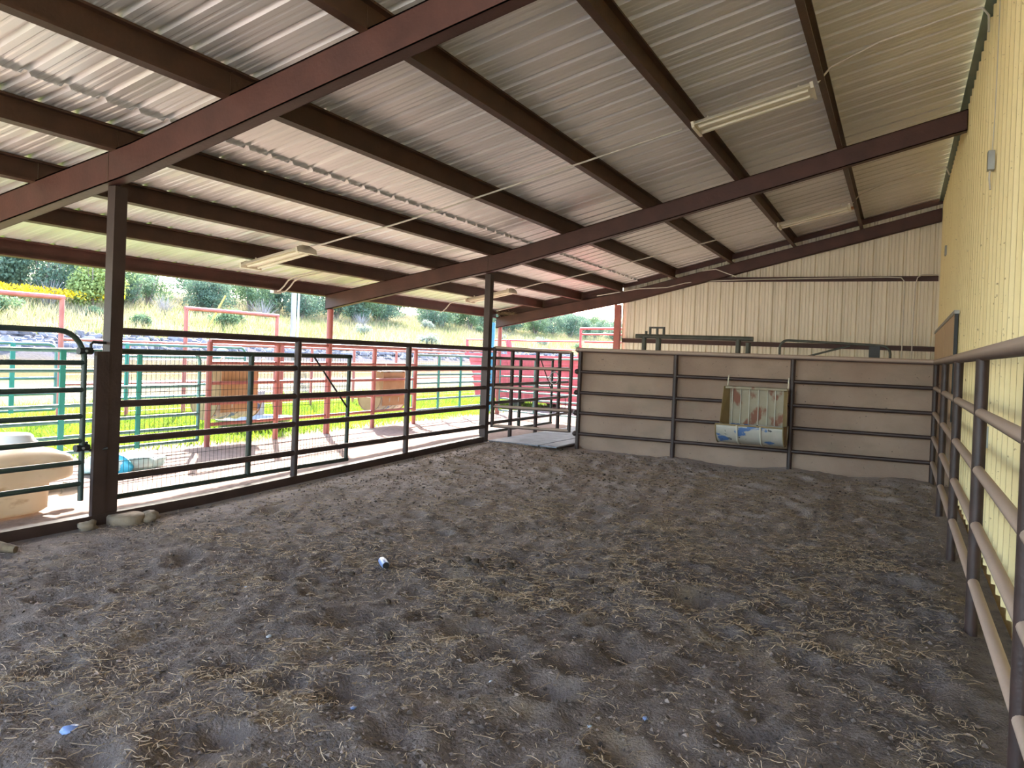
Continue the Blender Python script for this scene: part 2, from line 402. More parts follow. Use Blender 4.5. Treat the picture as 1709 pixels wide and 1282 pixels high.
# posts -------------------------------------------------------------------
def post(name, x0, x1, y0, y1, z0, z1, m, label): return solo(name, MB().box(x0, x1, y0, y1, z0, z1), m, label, 'post', ((x0+x1)/2, (y0+y1)/2, z0))
post('steel_post', -6.085, -5.995, 4.555, 4.675, 0.0, prof(-6.085)-.002, M['post'], 'tall square brown steel post holding up the near rafter, left of the pen')
post('gate_post', -6.022, -5.985, 4.432, 4.553, 0.0, 1.44, M['post'], 'short thick dark gate post beside the tall left post')
post('steel_post', -6.10, -6.0, 11.365, 11.48, .05, prof(-6.14)-.002, M['post'], 'tall square brown steel post at the far left fence corner')
post('steel_post', -6.17, -6.03, 18.03, 18.17, .05, prof(-6.17)-.002, M['red'], 'red square post at the open end of the ribbed back wall')
solo('pipe_post', MB().tube((-9.2, 11.36, -.05), (-9.2, 11.36, prof(-9.2)-.002), .055, 16), M['red'], 'round red pipe post under the lower end of the middle rafter', 'post', (-9.2, 11.36, -.05))
solo('pipe_post', MB().tube((-9.22, 18.08, -.05), (-9.22, 18.08, prof(-9.22)-.002), .055, 16), M['red'], 'round red pipe post under the lower end of the far rafter', 'post', (-9.22, 18.08, -.05))
solo('blue_pole', MB().tube((-9.76, 18.62, -.05), (-9.70, 18.62, 2.36), .062, 14), M['bluepole'], 'blue upright pole just outside the far eave corner', 'pole', (-9.76, 18.62, -.05))

# pipe fences --------------------------------------------------------------
ZB = [1.659, 1.310, .973, .646, .310]
XR, YB = .437, 12.0
def rail(p, q, r, parent, m): return obj('rail', MB().tube(p, q, r, 14), m, parent)
def fpost(x, y, z0, z1, r, parent, m, name='post'): return obj(name, MB().tube((x, y, z0), (x, y, z1), r, 14), m, parent)
t = thing('pipe_fence', 'dusty maroon pipe fence running along the cream barn wall on the right', 'fence', (XR, 7.5, 0), 'pen fences')
for i, z in enumerate(ZB): rail((XR, -1.5, z), (XR, YB, z), .040 if i == 0 else .030, t, M['dustypipe'])
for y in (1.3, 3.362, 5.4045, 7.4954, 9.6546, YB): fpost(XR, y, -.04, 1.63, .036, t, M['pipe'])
t = thing('pipe_fence', 'maroon pipe fence standing in front of the tan masonry wall', 'fence', (-2, YB, 0), 'pen fences')
for i, z in enumerate(ZB):
    mb = MB().tube((-4.66, YB, z), (XR, YB, z), .036 if i == 0 else .027, 14)
    mb.blob((-4.69, YB, z), (.05, .045, .045), 0, 1, 12, 8)
    obj('rail', mb, M['dustypipe'] if i == 0 else M['pipe'], t)
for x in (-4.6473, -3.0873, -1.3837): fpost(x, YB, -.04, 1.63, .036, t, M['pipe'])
ZL = [1.617, 1.300, .992, .680, .360]
t = thing('pipe_fence', 'long dark maroon pipe fence between the tall left post and the corner post', 'fence', (-6.03, 7.5, 0), 'pen fences')
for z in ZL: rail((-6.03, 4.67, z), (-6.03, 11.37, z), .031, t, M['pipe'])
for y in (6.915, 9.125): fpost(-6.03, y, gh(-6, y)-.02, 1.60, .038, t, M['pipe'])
t = thing('pipe_fence', 'maroon pipe fence continuing beyond the corner post beside the rubber mats', 'fence', (-6.03, 13.0, .1), 'pen fences')
for z in (1.617, 1.30, 1.03, .735, .405): rail((-6.03, 11.475, z-.0), (-6.03, 14.9, z), .028, t, M['pipe'])
for y in (12.34, 13.40, 14.46): fpost(-6.03, y, .08, 1.60, .036, t, M['pipe'])
ch = MB().path([(-5.995, 14.72, .74), (-5.985, 14.72, .6), (-5.99, 14.72, .42)], .006, 6)
obj('chain', ch, M['black'], t)
# alley gate
t = thing('pipe_gate', 'maroon five-rail pipe gate closing the alley over the rubber mats', 'gate', (-6.1, 11.75, .15), 'pipe gates')
for zl, zr in ((1.645,1.612), (1.333,1.333), (.998,.995), (.688,.672), (.372,.350)): rail((-5.955, 11.52, zl), (-4.76, 11.90, zr), .026, t, M['dustypipe'])
fpost(-5.955, 11.52, .35, 1.66, .030, t, M['pipe'], 'end_post'); fpost(-4.76, 11.90, .33, 1.62, .030, t, M['pipe'], 'end_post')
ring = MB().path([(-5.02+.075*math.cos(a), 11.82, 1.19+.1*math.sin(a)) for a in np.linspace(0, 2*PI, 16, endpoint=False)], .008, 6, True)
ring.tube((-5.02, 11.84, 1.325), (-5.02, 11.83, 1.27), .012, 6)
obj('latch_ring', ring, M['brass'], t)

# sill along the left opening
mb = MB(); ys = np.linspace(-3, 11.3, 24)
for a, b in zip(ys[:-1], ys[1:]):
    za, zb = gh(-6, a)*1.0, gh(-6, b)*1.0
    v = [(-6.08,a,za-.12),(-5.98,a,za-.12),(-5.98,a,za+.075),(-6.08,a,za+.075),(-6.08,b,zb-.12),(-5.98,b,zb-.12),(-5.98,b,zb+.075),(-6.08,b,zb+.075)]
    mb.add(v, [(0,1,5,4),(1,2,6,5),(2,3,7,6),(3,0,4,7)])
mb.add([(-6.08,-3,-.12),(-5.98,-3,-.12),(-5.98,-3,.075),(-6.08,-3,.075)], [(0,3,2,1)])
solo('steel_sill', mb, M['post'], 'long low dark sill beam along the ground under the left fence', 'sill', (-6.03, 4, 0))

# dark tube gate at far left --------------------------------------------------
t = thing('tube_gate', 'dark green tube gate with rounded corner at the far left of the pen', 'gate', (-6.05, 3.0, .2), 'tube gates')
gx = -6.05; r = .0225
pts = [(gx, -.2, 1.60), (gx, 4.13, 1.60)]
for a in np.linspace(0, PI/2, 8)[1:]: pts.append((gx, 4.13+.235*math.sin(a), 1.60-.235+.235*math.cos(a)))
pts += [(gx, 4.372, .205)]
obj('frame', MB().path(pts, r, 12), M['darkgate'], t)
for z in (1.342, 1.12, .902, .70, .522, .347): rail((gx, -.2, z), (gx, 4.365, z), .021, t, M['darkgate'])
for y in (2.2, .4): obj('upright', MB().box(gx-.012, gx+.012, y-.03, y+.03, .34, 1.6), M['darkgate'], t)
for z in (1.44, .64):
    h = MB().tube((gx, 4.31, z), (gx, 4.43, z), .030, 8)
    if z > 1: h.path([(gx, 4.42, z), (gx, 4.42, z+.055), (gx, 4.44, z+.075), (gx, 4.6, z+.07)], .012, 8)
    else: h.path([(gx+.02, 4.42, z-.02), (gx+.045, 4.5, z-.025), (gx+.08, 4.55, z-.01)], .012, 8); h.tube((gx, 4.41, z-.02), (gx, 4.41, z+.05), .012, 8)
    hg = obj('hinge', h, M['black'], t)
    obj('hinge_bolt', MB().tube((gx-.04, 4.36, z), (gx+.04, 4.36, z), .010, 8), M['brass'], hg)

# mesh gates ------------------------------------------------------------------
def mesh_gate(x, y0, y1, z0, z1, ym, label):
    t = thing('mesh_gate', label, 'gate', (x, (y0+y1)/2, z0), 'wire mesh gates')
    r = .026
    mb = MB().tube((x, y0, z1), (x, y1+r, z1), r, 12).tube((x, y0, z0), (x, y1+r, z0), r, 12).tube((x, y1, z0), (x, y1, z1), r*.98, 12).tube((x, y0, z0), (x, y0, z1), r*.98, 12)
    obj('frame', mb, M['darkgate'], t)
    obj('upright', MB().tube((x, ym, z0), (x, ym, z1), .030, 12), M['darkgate'], t)
    obj('brace', MB().tube((x+.01, y0+(y1-y0)*.80, z1-.02), (x+.01, y1-.03, z0+(z1-z0)*.51), .011, 8), M['black'], t)
    w = MB(); y = y0+.05
    while y < y1-.02: w.path([(x-.03, y, z0), (x-.03, y, z1)], .0022, 4, cap=False); y += .052
    z = z0+.1
    while z < z1: w.path([(x-.03, y0, z), (x-.03, y1, z)], .0022, 4, cap=False); z += .205
    obj('wire_mesh', w, M['black'], t)
mesh_gate(-6.22, 4.72, 8.08, .15, 1.44, 6.41, 'dark green wire mesh gate swung back behind the long left fence')
mesh_gate(-6.22, 11.62, 14.55, .22, 1.47, 13.08, 'dark green wire mesh gate with diagonal brace beyond the corner post')

# masonry partition ---------------------------------------------------------------
PWt = MB(); nx = 40
xs = np.linspace(-4.70, WX-.005, nx)
PWt.box(-4.70, WX-.005, YB+.14, YB+.36, -.05, 1.655)
struct('wall_middle', PWt, M['concrete'])

# hatch and fittings on the right wall ---------------------------------------------
t = thing('wall_hatch', 'tan plywood hatch with dark track above it on the barn wall', 'hatch', (WX, 14, 1.2))
obj('panel', MB().box(WX-.045, WX-.020, 11.55, 14.1, .9, 2.28), M['ply'], t)
obj('panel', MB().box(WX-.045, WX-.020, 14.16, 17.9, .9, 2.28), M['ply'], t)
obj('track', MB().box(WX-.06, WX-.0, 11.48, 18.0, 2.28, 2.325), M['greybox'], t)
obj('edge_strip', MB().box(WX-.05, WX-.01, 11.50, 11.55, .9, 2.28), M['black'], t)
t = thing('switch_box', 'small grey electric box with hanging cable high on the barn wall', 'switch box', (WX-.03, 7.8, 3.3))
obj('box', MB().box(WX-.05, WX-.0, 7.74, 7.83, 3.26, 3.42), M['greybox'], t)
obj('cable', MB().path([(WX-.02, 7.78, 3.42), (WX-.012, 7.76, 3.7), (WX-.012, 7.75, 4.2), (WX-.012, 7.75, 4.9)], .004, 6), M['conduit'], t)
obj('cable', MB().path([(WX-.03, 7.79, 3.27), (WX-.03, 7.82, 3.2), (WX-.02, 7.80, 3.10)], .008, 6), M['conduit'], t)
solo('vent_plate', MB().box(WX-.02, WX+.01, 15.8, 15.95, 3.58, 3.75), M['greybox'], 'tiny grey plate on the barn wall near the back corner', 'plate', (WX, 15.87, 3.6))
solo('outlet_box', MB().box(WX-.05, WX, 7.3, 7.42, .95, 1.12), M['greybox'], 'small grey box low on the barn wall behind the right fence', 'outlet box', (WX, 7.36, 1.0))

# girts on the back wall --------------------------------------------------------------
def girt(x0, x1, z, label):
    mb = MB().prism([(x0,WY-.065,z+.10),(x0,WY-.005,z+.10),(x0,WY-.005,z),(x0,WY-.065,z),(x0,WY-.065,z+.02),(x0,WY-.02,z+.02),(x0,WY-.02,z+.08),(x0,WY-.065,z+.08)], (x1-x0,0,0))
    solo('wall_girt', mb, M['steel'], label, 'beam', ((x0+x1)/2, WY, z), 'wall girts')
girt(-4.3, WX-.02, 3.36, 'upper brown steel girt across the ribbed back wall under the rafter')
girt(-6.0, WX-.02, 1.93, 'lower brown steel girt across the ribbed back wall just above the pen wall')

# chute pipes in the alley behind the masonry wall -------------------------------------
t = thing('cattle_chute', 'grey-green pipe chute frame showing above the tan wall', 'chute', (-3.3, 14, 0))
obj('top_pipe', MB().tube((-4.36, 14, 1.965), (-2.28, 14, 1.965), .042, 14), M['chute'], t)
for x in (-4.20, -3.93, -2.53, -2.36): obj('post', MB().tube((x, 14, 0), (x, 14, 1.95 if x < -2.4 else 1.90), .045, 12), M['chute'], t)
obj('bracket', MB().box(-4.11, -3.83, 13.97, 14.03, 2.11, 2.14).box(-4.11, -4.08, 13.97, 14.03, 2.0, 2.12).box(-3.98, -3.95, 13.97, 14.03, 1.0, 2.12).box(-3.86, -3.83, 13.97, 14.03, 2.0, 2.12), M['chute'], t)
obj('pin', MB().tube((-4.17, 14, 1.98), (-4.17, 14, 2.06), .025, 8), M['chute'], t)
t = thing('bent_pipe_panel', 'pipe panel with rounded corners showing above the right end of the tan wall', 'panel', (-1, 14, 0))
pts = [(-1.84, 14, 0), (-1.84, 14, 1.83)]+[(-1.84+.13*(1-math.cos(a)), 14, 1.83+.13*math.sin(a)) for a in np.linspace(.2, PI/2, 6)]+[(-.6, 14, 1.925), (-.28, 14, 1.91)]+[(-.28+.13*math.sin(a), 14, 1.78+.13*math.cos(a)) for a in np.linspace(.2, PI/2, 6)]+[(-.15, 14, 0)]
obj('frame', MB().path(pts, .021, 10), M['chute'], t)
obj('brace', MB().tube((-1.6, 14.04, 1.64), (-.75, 14.04, 1.90), .016, 8), M['chute'], t)
for z in (1.5, 1.2, .9, .6, .3): rail((-1.84, 14, z), (-.15, 14, z), .02, t, M['chute'])
obj('latch_plate', MB().box(-.46, -.30, 13.9, 13.96, 1.5, 1.9), M['black'], t)

# barrel feeders -------------------------------------------------------------------------
def make_feeder(label):
    """hay rack over half a steel drum; hangs on a fence at local y = 0 and opens towards -y"""
    t = thing('barrel_feeder', label, 'feeder', (0,0,0), 'barrel feeders')
    bp = MB().box(-.37, .385, -.075, -.065, .66, 1.20)
    bp.box(-.42, .44, -.19, -.065, 1.20, 1.210)
    bp.prism([(-.42,-.19,1.21), (-.42,-.19,1.175), (-.42,-.184,1.175), (-.42,-.184,1.21)], (.86,0,0))
    p = obj('back_panel', bp, M['feedpanel'], t)
    for x in (-.33, -.21, -.09, .04, .165, .275): obj('rack_rod', MB().tube((x, -.088, 1.20), (x, -.10, .66), .0075, 8), M['feedrod'], p)
    for s in (-1, 1):
        a, b, c = (-.37, -.44, -.46) if s < 0 else (.385, .445, .46)
        poly = [(a,-.07,.62), (c,-.30,.68), (b,-.185,1.205), (a,-.07,1.205)]
        obj('side_panel', MB().prism(poly, (s*.006,0,0)), M['feedside'], t)
    obj('back_sheet', MB().box(-.375, .39, -.062, -.056, .52, 1.18), M['feedbrown'], t)
    R, yc, zc = .275, -.335, .675
    bowl = MB(); n = 22; v = []
    for x in (-.46, .46):
        for R2 in (R, R-.006):
            for i in range(n+1):
                a = PI+PI*i/n; v.append((x, yc+R2*math.cos(a), zc+R2*math.sin(a)))
    k = n+1; f = []
    for i in range(n): f += [(i, 2*k+i, 2*k+i+1, i+1), (k+i, k+i+1, 3*k+i+1, 3*k+i)]
    f += [(0, k, 3*k, 2*k), (n, 2*k+n, 3*k+n, k+n)]
    bowl.add(v, f, True)
    b = obj('bowl', bowl, M['feedbowl'], t)
    for s in (-1, 1):
        x = s*.445; poly = [(x, yc+(R-.004)*math.cos(PI+PI*i/n), zc+(R-.004)*math.sin(PI+PI*i/n)) for i in range(n+1)]
        obj('end_cap', MB().prism(poly, (s*.006,0,0)), M['feedside'] if s > 0 else M['feedbowl'], b)
    for x in (-.16, .16):
        obj('drum_ring', MB().path([(x, yc+(R+.006)*math.cos(PI+PI*i/n), zc+(R+.006)*math.sin(PI+PI*i/n)) for i in range(n+1)], .015, 8), M['feedrod'], b)
    for x in (-.46, .46):
        obj('drum_rim', MB().path([(x, yc+(R+.003)*math.cos(PI+PI*i/n), zc+(R+.003)*math.sin(PI+PI*i/n)) for i in range(n+1)], .009, 8), M['feedside'], b)
    obj('front_lip', MB().tube((-.46, yc-R, zc), (.46, yc-R, zc), .012, 8), M['feedside'], b)
    for x in (-.41, .44):
        obj('hook', MB().path([(x, -.10, 1.19), (x, -.055, 1.25), (x, -.045, 1.31), (x, -.02, 1.355), (x, .02, 1.36), (x, .045, 1.33)], .009, 8), M['cream'], t)
    return t
fd = make_feeder('cream and rust barrel hay feeder hanging on the fence at the tan wall')
fd.location = (-1.87, YB, 0)
f2 = dup(fd, (-9.2, 9.33, -.03), -PI/2, 'brown-backed barrel feeder with blue paint on the outer red fence, behind the mesh gate')
f3 = dup(fd, (-9.2, 13.52, -.10), -PI/2, 'brown-backed barrel feeder on the outer red fence, right of the round pipe post')

# fluorescent lights and conduits -------------------------------------------------------------
def light(xa, za, xb, zb, y, label, wide=.38):
    t = thing('fluorescent_light', label, 'light', ((xa+xb)/2, y, (za+zb)/2), 'fluorescent lights')
    A = Vector((xa, y, za)); B = Vector((xb, y, zb)); d = (B-A).normalized(); n = Vector((-d.z, 0, d.x)); w = Vector((0,1,0))
    h = wide/2
    sec = [(-h, -.015), (-h*.72, .03), (-h*.4, .0), (-h*.34, .05), (h*.34, .05), (h*.4, .0), (h*.72, .03), (h, -.015), (h, -.02), (h*.72, .022), (h*.4, -.01), (-h*.4, -.01), (-h*.72, .022), (-h, -.02)]
    rf = obj('reflector', MB().prism([A+w*p+n*q for p, q in sec], B-A), M['cream'], t)
    for q in (-h*.5, h*.5): obj('tube_lamp', MB().tube(A+w*q+d*.06-n*.025, B+w*q-d*.06-n*.025, .017, 10), M['cream'], rf)
    for P, s in ((A, 1), (B, -1)):
        obj('end_cap', MB().prism([P+w*p+n*q for p, q in [(-h,-.045),(h,-.045),(h,.02),(h*.4,.06),(-h*.4,.06),(-h,.02)]], d*(s*.03)), M['cream'], t)
    for f in (.12, .88):
        P = A.lerp(B, f); obj('hanger', MB().tube(P+n*.05, P+n*.05+Vector((0,0,.04)), .012, 6), M['cream'], t)
    return t
Y1, Y2 = 8.45, 14.9
def pz(x): return prof(x)+OFF
light(PX['B']+.10, pz(PX['B'])-.045, PX['A']-.02, pz(PX['A'])-.09, Y1, 'long cream fluorescent light high up near the barn wall, nearer one')
light(PX['B']+.10, pz(PX['B'])-.045, PX['A']-.02, pz(PX['A'])-.09, Y2, 'cream fluorescent light high up beside the orange timber brace')
light(-8.05, pz(-8.05)-.09, PX['F']-.03, pz(PX['F'])-.09, Y1-.25, 'cream fluorescent light low over the left fence, near the eave')
light(-8.05, pz(-8.05)-.09, PX['F']-.03, pz(PX['F'])-.09, Y2-.55, 'cream fluorescent light low near the eave, behind the corner post')
def conduit(pts, label, r=.011): return solo('conduit', MB().path(pts, r, 8), M['conduit'], label, 'conduit', pts[0], 'electric conduits')
def under(x): return prof(x)+OFF-.013
def run(y, x0, x1, ya=None):
    xs = np.linspace(x0, x1, 14); return [(x, y if ya is None else ya+(y-ya)*(i/13), under(x)) for i, x in enumerate(xs)]
conduit([(PX['F']+.0, Y1-.22, pz(PX['F'])-.04), (PX['F']+.2, Y1-.18, pz(PX['F'])-.005)]+run(Y1+.05, PX['F']+.45, PX['B']-.05, Y1-.1), 'white conduit running up under the near purlins between two lights')
conduit([(PX['A']+.0, Y1+.05, under(PX['A'])), (PX['A']+.12, Y1+.05, prof(PX['A']+.12)+OFF+.1)]+[(x, Y1+.05, prof(x)+SH-.02) for x in (-.3, 0, .3, .45)]+[(.56, Y1+.05, prof(.56)+SH-.04), (.612, Y1+.02, prof(.6)+SH-.14), (.615, Y1, prof(.6)+SH-.3)], 'thin white conduit from the near high light along the roof to the barn wall')
conduit([(PX['F']+.0, Y2-.52, pz(PX['F'])-.04), (PX['F']+.2, Y2-.48, pz(PX['F'])-.005)]+run(Y2+.05, PX['F']+.45, PX['B']+.02, Y2-.4), 'white conduit running up under the far bay purlins')
conduit([(PX['A']+.0, Y2+.05, under(PX['A'])), (PX['A']+.12, Y2+.05, prof(PX['A']+.12)+OFF+.1)]+[(x, Y2+.05, prof(x)+SH-.02) for x in (-.3, 0, .3, .45)]+[(.56, Y2+.05, prof(.56)+SH-.04), (.612, Y2, prof(.6)+SH-.2)], 'thin white conduit from the far high light to the barn wall')
zr = 3.43
conduit([(-6.6, 17.96, prof(-6.6)+RD+.02), (-5.6, 17.97, prof(-5.6)+RD-.02), (-4.9, 17.97, 3.22), (-4.5, 17.99, 3.32), (-4.2, 18.03, 3.36), (-3, 18.03, 3.40), (-.3, 18.03, zr), (-.05, 18.03, zr-.01), (.02, 18.03, zr-.1), (.02, 18.1, 2.5), (.0, 18.12, .0)], 'white conduit along the far rafter and upper girt, dropping near the corner')
conduit([(.62, 18.02, 3.47), (.33, 18.02, 3.47), (.25, 18.02, 3.42), (.22, 18.08, 3.3), (.20, 18.1, 2.4), (.20, 18.12, .0)], 'white conduit dropping down the back wall right beside the corner')
conduit([(-4.1, 17.95, prof(-4.1)+RD+.0), (-3.8, 17.94, prof(-3.8)+.22), (-3.55, 17.95, prof(-3.55)+.06), (-3.35, 17.98, 3.46)], 'short curved white conduit bending from the far rafter down to the girt')
def eave_conduit(y, n, label):
    t = thing('eave_conduit', label, 'conduit', (-9.3, y, 2.45), 'conduits at the eave')
    for k in range(n):
        yy = y+.14*k
        obj('pipe', MB().path([(-9.33, yy-.05, 2.43), (-9.27, yy-.02, 2.45), (-9.2, yy, 2.52), (-9.12, yy+.01, 2.62), (-9.0, yy+.03, prof(-9.0)+SH-.03), (-8.6, yy+.05, prof(-8.6)+SH-.03), (-8.1, yy+.05, prof(-8.1)+SH-.03)], .013, 8), M['conduit'], t)
    if n > 1: obj('box', MB().box(-9.38, -9.3, y-.12, y+.05, 2.40, 2.45), M['conduit'], t)
eave_conduit(10.15, 2, 'pair of curved white conduits bending over the eave beam left of the rafter end')
eave_conduit(15.35, 1, 'single curved white conduit bending over the eave beam in the far bay')

# bird nest on the far eave corner
nst = MB(); rr = random.Random(3)
for i in range(150):
    a = rr.uniform(0, 2*PI); rad = .17*math.sqrt(rr.random()); zz = rr.uniform(0, .05)
    p = Vector((-9.0+rad*1.5*math.cos(a), 17.95+rad*.6*math.sin(a), prof(-9.0)+RD+.02+zz)); d = Vector((rr.uniform(-1,1), rr.uniform(-.6,.6), rr.uniform(-.3,.3))).normalized()*rr.uniform(.04,.11)
    nst.path([p-d, p+d], .004, 4)
solo('bird_nest', nst, M['twig'], 'dark twiggy bird nest on the low end of the far rafter', 'nest', (-9.0, 17.95, prof(-9.0)+RD))

# ------------------------------------------------------------------ floor
def sm(a, b, x): t = np.clip((x-a)/(b-a), 0, 1); return t*t*(3-2*t)
xs = np.linspace(-5.99, WX+.0, 250)
ys = np.concatenate([np.arange(-4, 1.2, .06), np.arange(1.2, 6, .022), np.arange(6, 12.2, .04), np.arange(12.2, 18.25, .12)])
X, Y = np.meshgrid(xs, ys)
Zf = np.zeros_like(X)
G0 = .13*np.clip((Y-5.5)/5.5, 0, 1)*np.clip((-X-2.8)/3.0, 0, 1)
def fbm(x, y, f, s=0.0):
    return noise.fractal(Vector((x*f+s, y*f-s, s*.37)), 1.0, 2.0, 4)
for i in range(X.shape[0]):
    for j in range(X.shape[1]):
        x, y = X[i,j], Y[i,j]
        Zf[i,j] = .022*fbm(x, y, 1.6, 4)+.016*fbm(x, y, 6.0, 9)+.011*fbm(x, y, 20, 2)
dep = []
rr = random.Random(11)
for k in range(420):
    x = rr.uniform(-5.6, .3); y = rr.uniform(1.6, 11.6)
    w = .35+.65*min(1, max(0, (x+4.5)/4.0))
    if rr.random() > w: continue
    dep.append((x, y, rr.uniform(.06,.13), rr.uniform(.02,.055), rr.uniform(0, PI)))
dep += [(-1.15, 5.15, .18, .10, .2), (.05, 6.35, .15, .10, 0), (-.2, 2.95, .15, .06, .5), (-1.35, 3.75, .14, .05, 0), (-.85, 2.62, .14, .06, 0), (.12, 4.4, .12, .05, 0), (-2.4, 2.25, .16, .05, 0), (.18, 8.4, .15, .05, 0)]
for (dx, dy, r, h, an) in dep:
    c, s = math.cos(an), math.sin(an)
    u = ((X-dx)*c+(Y-dy)*s)/(r*1.25); v = (-(X-dx)*s+(Y-dy)*c)/r; q = u*u+v*v
    Zf += -h*np.exp(-q*1.4)+.35*h*np.exp(-(np.sqrt(q)-1.5)**2*3)
Zf += .07*np.exp(-((Y-YB)**2)/.25)*np.clip((X+4.3)/1.0, 0, 1)*(.6+.4*np.sin(X*4+1))
edge = np.clip((X+5.98)/.5, 0, 1)*np.clip((WX-X)/.25, .25, 1); Zf *= edge
Zf *= np.where(Y > 12.1, np.clip((12.5-Y)/.4, 0, 1), 1)
Zf += G0 - .012
nx_, ny_ = X.shape[1], X.shape[0]
V = np.stack([X, Y, Zf], -1).reshape(-1, 3)
idx = np.arange(nx_*ny_).reshape(ny_, nx_)
F = np.stack([idx[:-1,:-1], idx[:-1,1:], idx[1:,1:], idx[1:,:-1]], -1).reshape(-1, 4)
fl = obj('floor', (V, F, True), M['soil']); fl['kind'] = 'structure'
def fz(x, y):
    j = int(np.clip(np.searchsorted(xs, x)-1, 0, nx_-1)); i = int(np.clip(np.searchsorted(ys, y)-1, 0, ny_-1))
    return float(Zf[i,j])

# straw: too much of it to count
def strips(n, region, lmin, lmax, w, dens, seed):
    r = np.random.default_rng(seed); vs = []; fs = []; c = 0; tries = 0
    while c < n and tries < n*40:
        tries += 1
        x = r.uniform(region[0], region[1]); y = region[2]+(region[3]-region[2])*r.random()**1.25
        d = dens(x, y)
        if r.random() > d: continue
        l = r.uniform(lmin, lmax)*(1 if r.random() < .85 else 1.8); a = r.uniform(0, 2*PI); z = fz(x, y)+.004
        dx, dy = math.cos(a), math.sin(a); px, py = -dy, dx; bend = r.normal(0, .25)*l; lift = abs(r.normal(0, .012)); ww = w*r.uniform(.6, 1.4)
        o = len(vs)
        for t in (-.5, -.17, .17, .5):
            bx = x+dx*l*t+px*bend*(t*t-.08); by = y+dy*l*t+py*bend*(t*t-.08); bz = z+lift*(1-4*t*t)*.8+.004+(.01*r.random() if abs(t) == .5 else 0)
            vs.append((bx+px*ww, by+py*ww, bz)); vs.append((bx-px*ww, by-py*ww, bz+.0015))
        for k in range(3): fs.append((o+2*k, o+2*k+1, o+2*k+3, o+2*k+2))
        c += 1
    return np.array(vs), np.array(fs), False
def sdens(x, y):
    p = fbm(x, y, .9, 31)+.6*fbm(x, y, 3.0, 12)
    base = .16+.84*max(0, min(1, (p-.05)*2.2))
    left = 1-.75*max(0, min(1, (-x-3.2)/1.2))*max(0, min(1, (9.5-y)/2)); right = 1-.6*max(0, min(1, (x+.5)/.8))
    return base*left*right
V1, F1, s_ = strips(40000, (-5.8, .4, 1.3, 11.7), .015, .06, .0011, sdens, 5)
V2, F2, s_ = strips(16000, (-5.9, .4, 4.5, 11.9), .03, .08, .0020, lambda x, y: .35+.65*max(0, min(1, .5+fbm(x, y, 1.3, 77)*2)), 6)
V = np.concatenate([V1, V2]); F = np.concatenate([F1, F2+len(V1)])
tag(obj('straw', (V, F, False), M['straw']), 'pale loose straw and hay scattered over the dark dirt floor', 'straw', kind='stuff')

# crumbs and clods of dirt
r = np.random.default_rng(48); n = 26000
cx = -5.9+6.3*r.random(n); cyy = 1.3+10.5*r.random(n)**1.2; cs = .004+.010*r.random(n)**3+.0004*np.maximum(0, cyy-4)
cz = np.array([fz(a, b) for a, b in zip(cx, cyy)])
ov = np.array([(1,0,0),(0,1,0),(-1,0,0),(0,-1,0),(0,0,.8),(0,0,-.8)], float); of = np.array([(0,1,4),(1,2,4),(2,3,4),(3,0,4),(1,0,5),(2,1,5),(3,2,5),(0,3,5)])
V = (ov[None]*(1+.35*r.normal(size=(n,6,1))))*cs[:,None,None]*np.array([1.2,1.2,.8])
an = r.uniform(0, 2*PI, n); ca, sa = np.cos(an)[:,None], np.sin(an)[:,None]
V = np.stack([V[...,0]*ca-V[...,1]*sa, V[...,0]*sa+V[...,1]*ca, V[...,2]], -1)+np.stack([cx, cyy, cz+cs*.4], -1)[:,None,:]
F = (of[None]+np.arange(n)[:,None,None]*6).reshape(-1, 3)
tag(obj('dirt_crumbs', (V.reshape(-1,3), F, False), M['crumb']), 'dark crumbs and small clods loose on the dirt floor', 'dirt', kind='stuff')

# rubber mats in the alley
def rubber_mat(p, label):
    mb = MB(); z = .118
    v = [(x, y, z) for x, y in p]+[(x, y, z+.02) for x, y in p]
    mb.add(v, [(3,2,1,0),(4,5,6,7)]+[(i,(i+1)%4,(i+1)%4+4,i+4) for i in range(4)])
    solo('rubber_mat', mb, M['mat'], label, 'mat', (p[0][0], p[0][1], z), 'rubber mats')
rubber_mat([(-5.98, 11.46), (-5.08, 11.42), (-5.02, 13.3), (-5.95, 13.3)], 'grey rubber mat in the alley gateway nearest the corner post')
rubber_mat([(-5.05, 11.42), (-4.75, 11.40), (-4.75, 13.3), (-4.99, 13.3)], 'narrow grey rubber mat in the gateway beside the tan wall end')
rubber_mat([(-5.94, 13.33), (-4.75, 13.33), (-4.75, 15.6), (-5.9, 15.6)], 'grey rubber mat farther back in the alley behind the first two')

# manure lumps
def lump(x, y, r, k, label, group):
    z = fz(x, y)
    solo('manure_lump', MB().blob((x, y, z+r*.45), (r, r*.85, r*.7), .5, 2.2, 10, 7, k), M['manure'], label, 'manure', (x, y, z), group)
rr = random.Random(21)
CL = [((-2.55, 5.15), .42, 15, 'dark dry manure lump in the straw patch behind the blue can', 'manure lumps by the blue can'),
      ((-2.5, 3.95), .35, 7, 'dark manure lump on the straw in front of the blue can', 'manure lumps in the front straw'),
      ((-4.3, 9.6), 1.05, 34, 'small dark manure lump on the trodden dirt near the rubber mats', 'manure lumps near the mats')]
kk = 0
for (cx_, cy_), sp, n, lab, grp in CL:
    for i in range(n):
        kk += 1; lump(cx_+rr.gauss(0, sp), cy_+rr.gauss(0, sp*.7), rr.uniform(.018, .032) if n < 20 else rr.uniform(.012, .022), kk, lab, grp)

